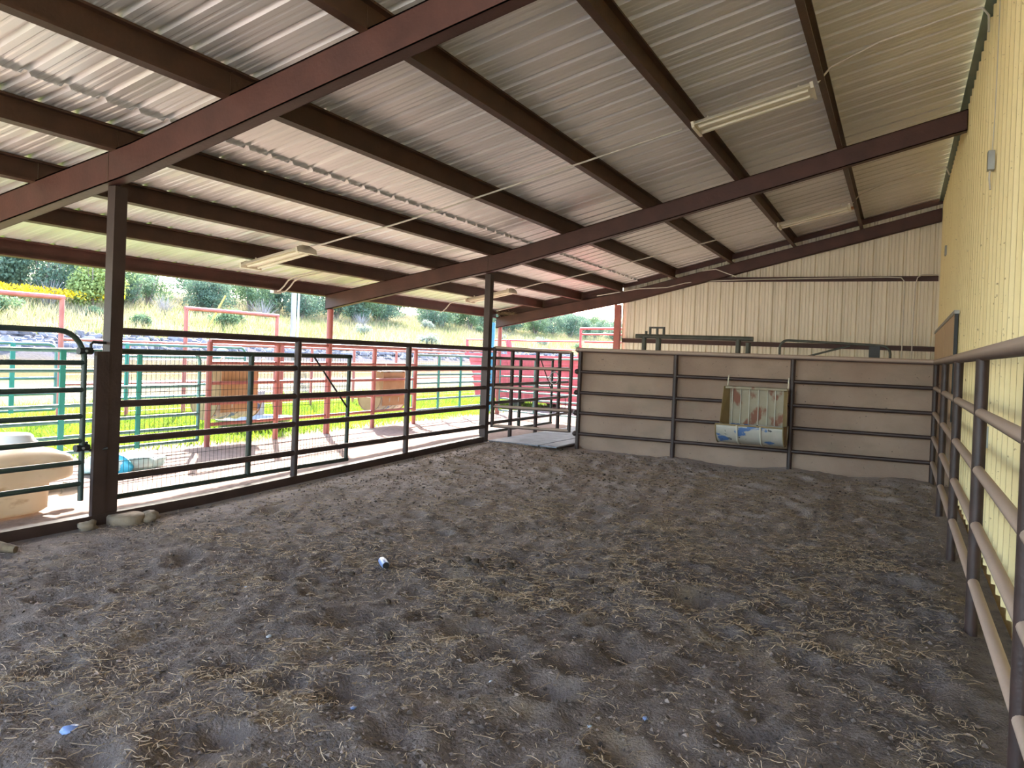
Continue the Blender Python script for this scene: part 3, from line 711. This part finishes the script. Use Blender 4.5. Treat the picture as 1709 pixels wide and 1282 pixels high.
# litter
def at_floor(u, v):
    d = fw+rt*((u-CX)/FPX)-up*((v-CY)/FPX); t = -CAMP.z/d.z; p = CAMP+d*t; return p.x, p.y
x, y = at_floor(639, 944); z = fz(x, y)
t = thing('crushed_can', 'flattened light blue can lying on the dirt near the middle of the pen', 'can', (x, y, z))
obj('can_body', MB().path([(x-.055, y+.055, z+.035), (x-.03, y+.03, z+.036), (x+.015, y-.01, z+.034), (x+.06, y-.05, z+.032)], [.018, .028, .029, .026], 10), M['bluepl'], t)
obj('can_end', MB().tube((x+.058, y-.048, z+.032), (x+.064, y-.053, z+.032), .024, 10), M['black'], t)
SC = [(921, 1001, 'small white plastic ring lying by a hoof hollow in mid floor', .022), (116, 1220, 'torn light blue plastic scrap on the dirt at the lower left', .04), (411, 977, 'tiny white bead of litter left of the manure patch', .014), (449, 1060, 'bluish white scrap left of the straw patch', .02), (820, 1139, 'small pale pebble-like bit right of centre in the foreground', .014), (984, 1207, 'white pebble-like bit in the foreground straw, right of the others', .014), (590, 1180, 'pale blue scrap in the foreground straw', .016), (1077, 1195, 'pale blue shred in the right foreground', .018)]
for i, (u, v, lab, r) in enumerate(SC):
    x, y = at_floor(u, v); z = fz(x, y)
    solo('litter_scrap', MB().blob((x, y, z+r*.25), (r*.7, r*.95, r*.32), .7, 2.5, 9, 6, i*3.1), M['bluepl'] if 'blue' in lab else M['whitescrap'], lab, 'scrap', (x, y, z), 'litter on the dirt')
# wood stub, stones and pier at the left
wx0, wy0 = at_floor(-60, 918); wx1, wy1 = at_floor(26, 922)
solo('wood_stub', MB().path([(wx0, wy0, .03), ((wx0+wx1)/2, (wy0+wy1)/2+.02, .035), (wx1, wy1, .02)], [.04, .045, .026], 9), M['twig'], 'broken brown wood stub on the dirt at the far left edge', 'wood', (wx0, wy0, 0))
solo('concrete_pier', MB().lathe([(0,-.06),(.15,-.06),(.15,.045),(.135,.06),(0,.06)], (-5.90, 4.69, 0), 20), M['stone'], 'round concrete footing at the base of the tall left post', 'footing', (-5.90, 4.66, 0))
for i, (x, y, r, lab) in enumerate([(-5.90, 4.33, .065, 'tan stone leaning against the gate post footing, left of the pier'), (-5.80, 4.85, .07, 'low tan stone right of the concrete footing')]):
    solo('stone', MB().blob((x, y, r*.3), (r, r*1.2, r*.7), .6, 1.6, 12, 8, i*5+2), M['stone'], lab, 'stone', (x, y, 0), 'stones at the post')

# ------------------------------------------------------------------ outside ground
def hill(x, y):
    d = -x
    P = [(0,0),(14,0),(17,.12),(20,.35),(23,.75),(24.5,1.15),(26.8,1.6),(32,2.35),(38,3.1),(46,4.0),(60,5.4),(80,6.5)]
    z = np.interp(d, [p[0] for p in P], [p[1] for p in P])
    k = np.clip((d-26)/12, 0, 1.6)
    z = z + k*(.35*np.clip((y-26)/24, 0, 1)+.30*np.clip((y-50)/35, 0, 1))
    return z
gx_ = -np.concatenate([np.arange(6.0, 10, .2), np.arange(10, 28, .4), np.arange(28, 100, 1.5)])
gy_ = np.concatenate([np.arange(-12, 30, .5), np.arange(30, 90, 1.5), np.arange(90, 260, 4)])
X2, Y2g = np.meshgrid(gx_, gy_); Z2 = hill(X2, Y2g)
for i in range(X2.shape[0]):
    for j in range(X2.shape[1]):
        d = -X2[i,j]; Z2[i,j] += (.015 if d < 16 else .06 if d < 23 else .12)*fbm(X2[i,j], Y2g[i,j], .5 if d > 16 else 1.5, 3)
        if d < 8.7: Z2[i,j] += gh(X2[i,j], Y2g[i,j])-.02
n1, n2 = X2.shape[1], X2.shape[0]; idx = np.arange(n1*n2).reshape(n2, n1)
def ground_mat():
    m = bpy.data.materials.new('open_ground'); m.use_nodes = True; N = m.node_tree.nodes; L = m.node_tree.links; b = N['Principled BSDF']
    b.inputs['Roughness'].default_value = .95; b.inputs['Specular IOR Level'].default_value = 0
    tc = N.new('ShaderNodeTexCoord'); sp = N.new('ShaderNodeSeparateXYZ'); L.new(tc.outputs['Object'], sp.inputs[0])
    nz = N.new('ShaderNodeTexNoise'); nz.inputs['Scale'].default_value = .7; nz.inputs['Detail'].default_value = 7; L.new(tc.outputs['Object'], nz.inputs['Vector'])
    ma = N.new('ShaderNodeMath'); ma.operation = 'MULTIPLY_ADD'; ma.inputs[1].default_value = 2.4; L.new(nz.outputs['Fac'], ma.inputs[0]); 
    sb = N.new('ShaderNodeMath'); sb.operation = 'SUBTRACT'; L.new(ma.outputs[0], sb.inputs[0]); L.new(sp.outputs[0], sb.inputs[1]); ma.inputs[2].default_value = -1.2
    mr = N.new('ShaderNodeMapRange'); mr.inputs['From Max'].default_value = 70; L.new(sb.outputs[0], mr.inputs['Value'])
    r = N.new('ShaderNodeValToRGB'); L.new(mr.outputs[0], r.inputs['Fac'])
    E_ = [(0,(.29,.225,.20)),(9.3,(.29,.225,.20)),(10.0,(.09,.135,.018)),(14.5,(.11,.15,.024)),(16.5,(.135,.115,.08)),(19.5,(.135,.12,.09)),(21,(.13,.095,.048)),(23.3,(.12,.10,.065)),(24.2,(.11,.10,.108)),(26.6,(.11,.10,.108)),(28,(.17,.155,.07)),(36,(.20,.18,.11)),(60,(.17,.155,.095))]
    cr = r.color_ramp
    cr.elements[0].color = (*E_[0][1], 1); cr.elements[1].color = (*E_[-1][1], 1)
    for d, c in E_[1:]:
        e = cr.elements.new(d/70); e.color = (*c, 1)
    n3 = N.new('ShaderNodeTexNoise'); n3.inputs['Scale'].default_value = 14; n3.inputs['Detail'].default_value = 8; L.new(tc.outputs['Object'], n3.inputs['Vector'])
    m3 = N.new('ShaderNodeMapRange'); m3.inputs['To Min'].default_value = .62; m3.inputs['To Max'].default_value = 1.38; L.new(n3.outputs['Fac'], m3.inputs['Value'])
    hs = N.new('ShaderNodeHueSaturation'); L.new(r.outputs[0], hs.inputs['Color']); L.new(m3.outputs[0], hs.inputs['Value']); L.new(hs.outputs[0], b.inputs['Base Color'])
    bp = N.new('ShaderNodeBump'); bp.inputs['Strength'].default_value = .6; bp.inputs['Distance'].default_value = .03; L.new(n3.outputs['Fac'], bp.inputs['Height']); L.new(bp.outputs[0], b.inputs['Normal'])
    return m
GM = ground_mat()
g = obj('ground', (np.stack([X2, Y2g, Z2], -1).reshape(-1,3), np.stack([idx[:-1,1:], idx[:-1,:-1], idx[1:,:-1], idx[1:,1:]], -1).reshape(-1,4), True), GM); g['kind'] = 'structure'
struct('ground', MB().box(-6.0, 60, WY+.05, 200, -.3, -.01), GM)
struct('ground', MB().box(-100, 60, -90, -4.0, -.3, -.012), mat('pale_bounce_yard', (.58,.52,.46), (.66,.60,.53), 2, .95))  # unseen ground behind the camera, made pale to bounce sun inside
struct('floor', MB().box(-6.0, 9.0, YN-2.4, WY+.1, -.4, -.16), M['soil'])

# blades of grass, rocks, flowers: uncountable
def blades(n, pos, h0, h1, w, m, name, label, cat, seed, lean=.35):
    r = np.random.default_rng(seed); p = pos(r, n); n = len(p)
    h = r.uniform(h0, h1, n); a = r.uniform(0, 2*PI, n); l = r.normal(0, lean, (n, 2))*h[:,None]
    dx = np.cos(a)*w; dy = np.sin(a)*w
    b0 = p+np.stack([dx, dy, np.zeros(n)], -1); b1 = p-np.stack([dx, dy, np.zeros(n)], -1); tp = p+np.stack([l[:,0], l[:,1], h], -1)
    V = np.stack([b0, b1, tp], 1).reshape(-1, 3); F = np.arange(3*n).reshape(-1, 3)
    tag(obj(name, (V, F, False), m), label, cat, kind='stuff')
def field(x0, x1, y0, y1, pw=1.0, dz=-.02, clump=0.0):
    def f(r, n):
        x = -r.uniform(-x1, -x0, n); y = y0+(y1-y0)*r.random(n)**pw
        if clump > 0:
            q = np.array([noise.noise(Vector((a*clump, b*clump, 1.3))) for a, b in zip(x, y)]); k = r.random(n) < np.clip(.45+q*1.3, .05, 1); x, y = x[k], y[k]
        return np.stack([x, y, hill(x, y)+dz], -1)
    return f
blades(42000, field(-16.2, -9.35, 2, 40, 1.5, -.01), .05, .20, .009, M['grass'], 'lush_grass', 'bright green short grass strip outside the red fence', 'grass', 41, .5)
blades(9000, field(-23.5, -15.5, 4, 60, 1.4, -.01, .5), .06, .18, .014, M['hillgrass'], 'dry_grass', 'sparse pale dry grass on the dirt beyond the green strip', 'grass', 42, .5)
blades(60000, field(-47, -26.6, 9, 130, 1.5, -.03), .25, .65, .022, M['hillgrass'], 'tall_dry_grass', 'tall pale tan grass covering the hillside', 'grass', 43)
blades(38000, field(-40, -26.4, 9, 120, 1.5, -.03, .16), .2, .55, .024, M['hillgreen'], 'green_hill_grass', 'yellow-green grass patches on the hillside', 'grass', 44)
def fpos(r, n):
    y = r.uniform(19, 27.5, n); x = -36.5+r.normal(0, .5, n)+(y-22)*.05; z = hill(x, y)+.55+r.uniform(0, .35, n); return np.stack([x, y, z], -1)
blades(1500, fpos, .06, .14, .055, M['flower'], 'yellow_flowers', 'band of yellow wildflowers on the slope at the far left', 'flowers', 45, .8)
ico = MB().blob((0,0,0), (1,1,1), .35, 1.6, 7, 5, 3); iv = np.array(ico.v); if_ = np.array([f for f in ico.f])
r = np.random.default_rng(46); n = 1700
y = 9+(100-9)*r.random(n)**1.4; x = -24.3-2.7*r.random(n); s = r.uniform(.06, .26, n); z = hill(x, y)+s*.2; an = r.uniform(0, 2*PI, n)
V = iv[None]*s[:,None,None]*np.stack([r.uniform(.7,1.3,n), r.uniform(.7,1.3,n), r.uniform(.5,.8,n)], -1)[:,None,:]
ca, sa = np.cos(an)[:,None], np.sin(an)[:,None]
V = np.stack([V[...,0]*ca-V[...,1]*sa, V[...,0]*sa+V[...,1]*ca, V[...,2]], -1)+np.stack([x, y, z], -1)[:,None,:]
F = (if_[None]+np.arange(n)[:,None,None]*len(iv)).reshape(-1, 4)
tag(obj('riprap_rocks', (V.reshape(-1,3), F, False), M['rock']), 'bank of lavender grey rocks at the foot of the hillside', 'rocks', kind='stuff')

# ------------------------------------------------------------------ outer pens
RF = [1.57, 1.248, .945, .642, .330]; RX = -9.2
t = thing('red_pipe_fence', 'faded red pipe fence under the eave carrying the two brown feeders', 'fence', (RX, 11.4, 0), 'red fences')
for z in RF: rail((RX, 8.64, z), (RX, 14.19, z), .026 if z < 1.5 else .032, t, M['red'])
for y in (8.64, 10.07, 12.73, 14.19): fpost(RX, y, -.05, 1.56, .042, t, M['red'])
obj('top_rail_extension', MB().tube((RX, 14.19, 1.575), (RX, 18.05, 1.59), .02, 10), M['red'], t)
def panel(x, y0, y1, zs, uprights, bent, label, m=None, r=.025):
    """corral panel along y: tube frame with a rounded top corner at y = bent"""
    t = thing('corral_panel', label, 'gate', (x, (y0+y1)/2, zs[-1]), 'green corral panels')
    zt, zb = zs[0], zs[-1]; o = y1 if bent == y0 else y0; s = 1 if bent > o else -1; R = .14
    pts = [(x, o, zt), (x, bent-s*R, zt)]+[(x, bent-s*R+s*R*math.sin(a), zt-R+R*math.cos(a)) for a in np.linspace(0, PI/2, 7)[1:]]+[(x, bent, zb)]
    obj('frame', MB().path(pts, r, 10), M['green'], t)
    for z in zs[1:]: obj('rail', MB().tube((x, o, z), (x, bent, z), r*.92, 10), M['green'], t)
    for y in uprights: obj('upright', MB().box(x+.012, x+.032, y-.036, y+.036, zb-.03, zt), M['greenpost'], t)
    return t
GZ = [1.385, 1.135, .91, .70, .50, .31, .115]
panel(RX-.04, 3.2, 8.50, GZ, [6.37, 7.46, 5.2, 4.1], 8.50, 'teal green corral gate with rounded corner in front of the grass at the left')
panel(RX-.3, 14.58, 18.2, [1.45, 1.22, 1.02, .83, .64, .47, .24], [15.6, 16.6], 14.58, 'teal green corral gate with rounded corner left of the corner post')
panel(-12.4, 5.0, 8.45, [1.42, 1.13, .87, .62, .36], [7.73], 8.45, 'farther bluish green corral gate behind the teal one at the far left')
panel(-12.4, 9.6, 12.6, [1.46, 1.25, 1.0, .72, .50], [9.75, 11.6], 12.6, 'farther green corral gate behind the first brown feeder')
# swung gate in the far opening
t = thing('corral_panel', 'pale green corral gate swung across the far opening in front of the red wagon', 'gate', (-9.15, 18.15, .1), 'green corral panels')
A, B = Vector((-9.13, 18.0, 0)), Vector((-6.35, 16.93, 0)); dd = (B-A).normalized()
for z0, z1 in ((1.42, 1.49), (.985, 1.05), (.79, .85), (.60, .655), (.42, .48), (.12, .17)):
    obj('rail', MB().tube(A+Vector((0,0,z0)), B+Vector((0,0,z1)), .020, 10), M['green'], t)
for f in (0, .42, 1): P = A.lerp(B, f); obj('upright', MB().tube(P+Vector((0,0,.12)), P+Vector((0,0,1.43+.07*f)), .022, 10), M['green'], t)
# red arena frames and fence at X = -14
def arch(y0, y1, z, label):
    t = thing('red_archway', label, 'archway', (-14, (y0+y1)/2, 0), 'tall red frames')
    obj('crossbar', MB().tube((-14, y0-.04, z), (-14, y1+.04, z), .045, 10), M['red'], t)
    for y in (y0, y1): obj('post', MB().tube((-14, y, -.05), (-14, y, z), .045, 10), M['red'], t)
arch(12.46, 15.25, 2.27, 'tall red pipe gate frame above the fences in the left middle')
arch(6.6, 9.62, 2.27, 'tall red pipe gate frame at the far left edge')
t = thing('arena_fence', 'far red pipe and wire fence beyond the green strip', 'fence', (-14, 24, 0), 'red fences')
for z in (1.50, .90, .66): rail((-14, 9.62, z), (-14, 40, z), .028 if z > 1 else .02, t, M['red'])
for y in (11.05, 16.6, 18.4, 20.5, 23, 26, 29, 32, 36, 40): fpost(-14, y, -.05, 1.5, .038, t, M['red'])
w = MB(); y = 9.7
while y < 24: w.path([(-14.02, y, .05), (-14.02, y, 1.46)], .0022, 3, cap=False); y += .11
for z in np.arange(.1, 1.45, .15): w.path([(-14.02, 9.7, z), (-14.02, 40, z)], .0022, 3, cap=False)
obj('wire_mesh', w, M['brass'], t)
solo('red_gate_post', MB().box(-11.03, -10.95, 12.06, 12.16, .0, 1.60), M['red'], 'square red post behind the outer fence, right of the first feeder', 'post', (-11, 12.1, 0))
solo('mineral_box', MB().box(-11.2, -11.0, 11.5, 11.72, .12, .66).box(-11.14, -11.06, 11.57, 11.65, -.02, .13), M['whitescrap'], 'small pale upright box standing in the grass behind the red fence', 'box', (-11.1, 11.6, 0))
t = thing('stock_tank', 'low pale trough in the grass behind the first brown feeder', 'trough', (-10.4, 11.2, 0))
tm = MB(); tm.lathe([(.0,.02),(.46,.02),(.5,.2),(.52,.21),(.48,.2),(.45,.06),(0,.06)], (-10.6, 11.05, 0), 22, 1, 1.6); obj('trough_shell', tm, M['brass'], t)

# wagon
t = thing('red_wagon', 'low red metal wagon with stake rails beyond the far gates', 'wagon', (-10, 20.7, 0))
A = Vector((-12.2, 21.7, 0)); B = Vector((-5.2, 18.75, 0)); B = A+(B-A).normalized()*8.2; d = (B-A).normalized(); nrm = Vector((-d.y, d.x, 0))
def WP(s, o, z): return A+d*s+nrm*o+Vector((0,0,z))
poly = [WP(.1,0,1.50), WP(.22,0,1.18), WP(.36,0,.85), WP(.5,0,.22), WP(8.0,0,.22), WP(8.0,0,1.50)]
obj('near_side', MB().prism(poly, nrm*.04), M['wagonred'], t)
for z in (.42, .62, .82, 1.0, 1.16, 1.32): obj('side_rib', MB().beam(WP(.12+(1.5-z)*.3, -.012, z), WP(8.0, -.012, z), .03, .045), M['wagonred'], t)
obj('top_edge', MB().beam(WP(0,-.03,1.50), WP(8.0,-.03,1.50), .1, .08), M['wagonred'], t)
obj('far_side', MB().prism([WP(.1,1.9,1.5), WP(.5,1.9,.22), WP(8,1.9,.22), WP(8,1.9,1.5)], nrm*.04), M['wagonred'], t)
obj('wagon_bed', MB().prism([WP(.5,0,.22), WP(8,0,.22), WP(8,1.94,.22), WP(.5,1.94,.22)], (0,0,.06)), M['wagonred'], t)
for s0, s1 in ((.0, 1.95), (2.0, 4.85)):
    obj('stake_rail', MB().tube(WP(s0,0,1.95), WP(s1,0,1.95), .022, 8).tube(WP(s0+.05,0,1.72), WP(s1,0,1.72), .016, 8), M['wagonred'], t)
for s, l in ((.0,.05), (1.90,.12), (2.02,.12), (4.82,.0)): obj('stake', MB().beam(WP(s,0,1.96), WP(s+l,0,1.48), .05, .07), M['wagonred'], t)
obj('headboard', MB().tube(WP(4.9,0,1.5), WP(4.9,0,2.30), .035, 8).tube(WP(4.9,0,2.30), WP(7.2,0,2.30), .03, 8).tube(WP(4.9,0,2.15), WP(7.2,0,2.15), .022, 8).tube(WP(5.05,0,1.95), WP(7.2,0,1.95), .022, 8).prism([WP(4.78,0,1.5), WP(5.15,0,1.5), WP(4.95,0,1.78), WP(4.86,0,1.78)], nrm*.05), M['wagonred'], t)
for s in (2.2, 5.6):
    for o in (.1, 1.6): obj('wheel', MB().prism([WP(s+.26*math.cos(a), o, .24+.26*math.sin(a)) for a in np.linspace(0, 2*PI, 20, endpoint=False)], nrm*.2), M['black'], t)

# poly tank
t = thing('water_tank', 'yellowed white plastic water tank with lid outside the left gate', 'tank', (-7.2, 4.0, 0))
def sup(hx, hy, z, cx, cy, n=28, e=.45):
    o = []
    for i in range(n):
        a = 2*PI*i/n; c, s = math.cos(a), math.sin(a)
        o.append((cx+hx*math.copysign(abs(c)**e, c), cy+hy*math.copysign(abs(s)**e, s), z))
    return o
rings = [sup(.46,.66,.0,-7.22,3.95,e=.32), sup(.49,.70,.03,-7.22,3.95,e=.32), sup(.495,.71,.25,-7.22,3.95,e=.32), sup(.50,.86,.275,-7.22,3.99,e=.3), sup(.505,.89,.30,-7.22,3.99,e=.3), sup(.505,.89,.44,-7.22,3.99,e=.3), sup(.49,.87,.475,-7.22,3.99,e=.32), sup(.40,.74,.525,-7.22,4.02,e=.4), sup(.28,.55,.56,-7.22,4.05,e=.6), sup(.12,.2,.575,-7.22,4.4,e=1)]
tk = MB(); n = 28; v = [p for rg in rings for p in rg]
tk.add(v, [(i*n+j, i*n+(j+1)%n, (i+1)*n+(j+1)%n, (i+1)*n+j) for i in range(len(rings)-1) for j in range(n)]+[tuple(range((len(rings)-1)*n, len(rings)*n))], True)
obj('tank_body', tk, M['tank'], t)
ld = obj('lid', MB().lathe([(.21,.50),(.21,.585),(.19,.60),(.17,.64),(.15,.655),(.11,.655),(.10,.645)], (-7.22, 4.52, 0), 24), M['lid'], t)
obj('vent_cap', MB().lathe([(.10,.64),(.10,.652),(.06,.658),(0,.658)], (-7.22, 4.52, 0), 20), M['greybox'], ld)
obj('valve', MB().tube((-6.95, 4.60, .13), (-6.93, 4.80, .13), .032, 10).tube((-6.93, 4.80, .13), (-6.92, 4.93, .13), .052, 8).tube((-6.915, 4.93, .13), (-6.91, 4.97, .13), .04, 8).box(-6.95, -6.90, 4.84, 4.88, .17, .21), M['greybox'], t)

# feed bag
t = thing('feed_bag', 'crumpled pale blue bag on the gravel outside the left fence', 'bag', (-8.2, 6.5, 0))
obj('bag_body', MB().blob((-8.25, 6.52, .08), (.34, .46, .13), .45, 1.8, 26, 16, 4), M['bag'], t)
obj('blue_stripe', MB().blob((-8.15, 6.30, .10), (.30, .055, .125), .2, 2, 16, 10, 8), M['bagblue'], t)

# utility pole, guy marker
t = thing('utility_pole', 'grey wooden utility pole with pale pipe beside it on the slope', 'pole', (-26, 29.4, 1.6))
obj('pole_shaft', MB().path([(-26, 29.4, 1.3), (-26, 29.4, 8.5)], [.13, .11], 14), M['polewood'], t)
obj('service_pipe', MB().tube((-26.1, 29.85, 1.3), (-26.1, 29.85, 7.6), .05, 10), M['whitescrap'], t)
solo('guy_marker', MB().tube((-26, 24.3, 2.2), (-26, 25.15, 3.55), .035, 8), M['yellow'], 'slanted yellow guy-wire marker on the slope left of the pole', 'marker', (-26, 24.3, 2.2))

# ------------------------------------------------------------------ trees and shrubs
def leafset(seed, n, blobs, leaf, up=.2):
    r = np.random.default_rng(seed); P = []
    w = np.array([b[3]*b[4] for b in blobs]); w = w/w.sum()
    k = r.choice(len(blobs), n, p=w)
    d = r.normal(size=(n,3)); d /= np.linalg.norm(d, axis=1)[:,None]
    rad = r.random(n)**.4
    c = np.array([b[:3] for b in blobs])[k]; R = np.stack([np.array([b[3] for b in blobs])[k], np.array([b[3] for b in blobs])[k], np.array([b[4] for b in blobs])[k]], -1)
    p = c+d*R*rad[:,None]; p[:,2] = np.maximum(p[:,2], .05)
    nn = d+r.normal(0, .6, (n,3)); nn /= np.linalg.norm(nn, axis=1)[:,None]
    a = np.cross(nn, r.normal(size=(n,3))); a /= np.linalg.norm(a, axis=1)[:,None]; b = np.cross(nn, a)
    s = leaf*r.uniform(.6, 1.4, n)[:,None]; e = r.uniform(.4, .8, n)[:,None]
    V = np.stack([p-a*s, p+b*s*e, p+a*s, p-b*s*e], 1).reshape(-1,3); F = np.arange(4*n).reshape(-1,4)
    return V, F, False
def tree_proto(name, label, cat, seed, n, blobs, leaf, m, trunk, group):
    t = thing(name, label, cat, (0,0,0), group)
    obj('foliage', leafset(seed, n, blobs, leaf), m, t)
    if trunk:
        mb = MB(); rr = random.Random(seed)
        for i in range(trunk): 
            a = rr.uniform(0, 2*PI); q = rr.uniform(.2, .5)
            mb.path([(0,0,-.3), (.15*math.cos(a)*q, .15*math.sin(a)*q, .12), (q*.5*math.cos(a), q*.5*math.sin(a), .45), (q*.8*math.cos(a), q*.8*math.sin(a), .8)], [.03,.025,.018,.006], 6)
        obj('trunk', mb, M['bark'], t)
    return t
rb = random.Random(5)
def bl(n, rx, rz, spread, hlo, hhi):
    return [(rb.gauss(0, spread), rb.gauss(0, spread), rb.uniform(hlo, hhi), rb.uniform(rx*.7, rx*1.2), rb.uniform(rz*.7, rz*1.2)) for _ in range(n)]
TG = 'trees along the hilltop'
TL = ['dark green juniper tree in the belt along the hilltop', 'mid green juniper tree in the belt along the hilltop', 'blue-green broad juniper tree in the belt along the hilltop']
TP = [tree_proto('juniper_tree', TL[0], 'tree', 1, 5200, bl(16, .26, .25, .22, .25, .85), .022, M['leaf_dark'], 4, TG),
      tree_proto('juniper_tree', TL[1], 'tree', 2, 5200, bl(14, .28, .24, .24, .22, .80), .022, M['leaf_mid'], 4, TG),
      tree_proto('juniper_tree', TL[2], 'tree', 3, 5200, bl(18, .24, .26, .27, .25, .80), .022, M['leaf_dark'], 5, TG)]
used = set()
def put(protos, k, x, y, h, w, label=None, group=None):
    p = protos[k]; loc = (x, y, float(hill(np.array(x), np.array(y)))-.1)
    sc = (w, w, h)
    if (id(protos), k) not in used:
        used.add((id(protos), k)); p.location = loc; p.scale = sc; p.rotation_euler = (0,0,rb.uniform(0,6))
        if label: p['label'] = label
        return p
    return dup(p, loc, rb.uniform(0, 6), label, group, sc)
rt2 = random.Random(17)
y = 9.0
while y < 190:
    for row in range(2):
        xx = -(39 if row == 0 else 47)-rt2.uniform(-1.5, 3.5)-max(0, y-60)*.03
        if y < 31: h = rt2.uniform(3.7, 4.8)
        elif y < 40: h = rt2.uniform(2.1, 2.7)
        elif y < 75: h = rt2.uniform(2.6, 3.5)
        else: h = rt2.uniform(2.7, 3.4)
        put(TP, rt2.randrange(3), xx, y+rt2.uniform(-1, 1)+row*1.4, h+row*.5, h*rt2.uniform(.85, 1.1))
    y += 2.0 if y < 60 else 2.7 if y < 110 else 3.6
BG = 'shrubs on the hillside'
BP = [tree_proto('shrub', 'grey-green sage shrub on the grassy hillside', 'shrub', 11, 2600, bl(10, .36, .3, .26, .3, .6), .045, M['leaf_sage'], 3, BG),
      tree_proto('shrub', 'low green shrub on the grassy hillside', 'shrub', 12, 2600, bl(10, .36, .3, .26, .3, .6), .045, M['leaf_mid'], 3, BG)]
for i in range(30):
    y = 12+100*rt2.random()**1.3; x = -rt2.uniform(28, 37); h = rt2.uniform(.5, 1.3)
    put(BP, rt2.randrange(2), x, y, h, h*rt2.uniform(.7, 1.0))
YP = [tree_proto('round_shrub', 'round yellow-green bush behind the tall red frame at the far left', 'shrub', 13, 4200, bl(14, .3, .26, .24, .3, .75), .03, M['leaf_yellow'], 3, None)]
put(YP, 0, -36.2, 26.5, 3.0, 2.6)
DP = [thing('dead_bush', 'grey leafless bush at the foot of the trees left of the pole', 'shrub', (0,0,0), 'dead bushes')]
db = MB(); rr = random.Random(8)
for i in range(70):
    a = rr.uniform(0, 2*PI); q = rr.uniform(.1, .75); z = rr.uniform(.5, 1.0); m_ = (q*.4*math.cos(a), q*.4*math.sin(a), z*.45)
    db.path([(0,0,0), m_, (q*math.cos(a+rr.uniform(-.3,.3)), q*math.sin(a+rr.uniform(-.3,.3)), z)], [.012,.008,.003], 4)
obj('branches', db, M['deadwood'], DP[0])
put(DP, 0, -36.5, 38.5, 1.5, 1.3)
put(DP, 0, -36.5, 31.0, 1.3, 1.2, 'grey leafless bush at the foot of the trees above the tall red frame')
put(DP, 0, -36.0, 48.0, 1.2, 1.1, 'grey leafless bush on the slope right of the round pipe post')
put(DP, 0, -36.8, 24.6, 1.5, 1.2, 'grey leafless bush under the trees left of the tall left post')

# ------------------------------------------------------------------ light
wd = bpy.data.worlds.new('world'); scene.world = wd; wd.use_nodes = True
N = wd.node_tree.nodes; L = wd.node_tree.links; bg = N['Background']
sky = N.new('ShaderNodeTexSky'); sky.sky_type = 'NISHITA'; sky.sun_disc = False
sky.sun_elevation = math.radians(30.5); sky.sun_rotation = math.radians(-43.4); sky.air_density = 1.0; sky.dust_density = 1.5; sky.ozone_density = 1.0
L.new(sky.outputs[0], bg.inputs['Color']); bg.inputs['Strength'].default_value = .28
sd = bpy.data.lights.new('sun', 'SUN'); so = bpy.data.objects.new('sun', sd); C.objects.link(so)
el = math.radians(30.5); toward = Vector((-.688*math.cos(el), .726*math.cos(el), math.sin(el)))
so.rotation_euler = (-toward).to_track_quat('-Z', 'Y').to_euler(); so.location = (-20, 20, 20)
sd.energy = 5.6; sd.angle = math.radians(.6); sd.color = (1.0, .93, .82)

scene.view_settings.view_transform = 'Standard'; scene.view_settings.look = 'None'
scene.view_settings.exposure = 2.82; scene.view_settings.gamma = 1.0; scene.view_settings.use_curve_mapping = False
cy = scene.cycles
cy.max_bounces = 10; cy.diffuse_bounces = 6; cy.transparent_max_bounces = 8
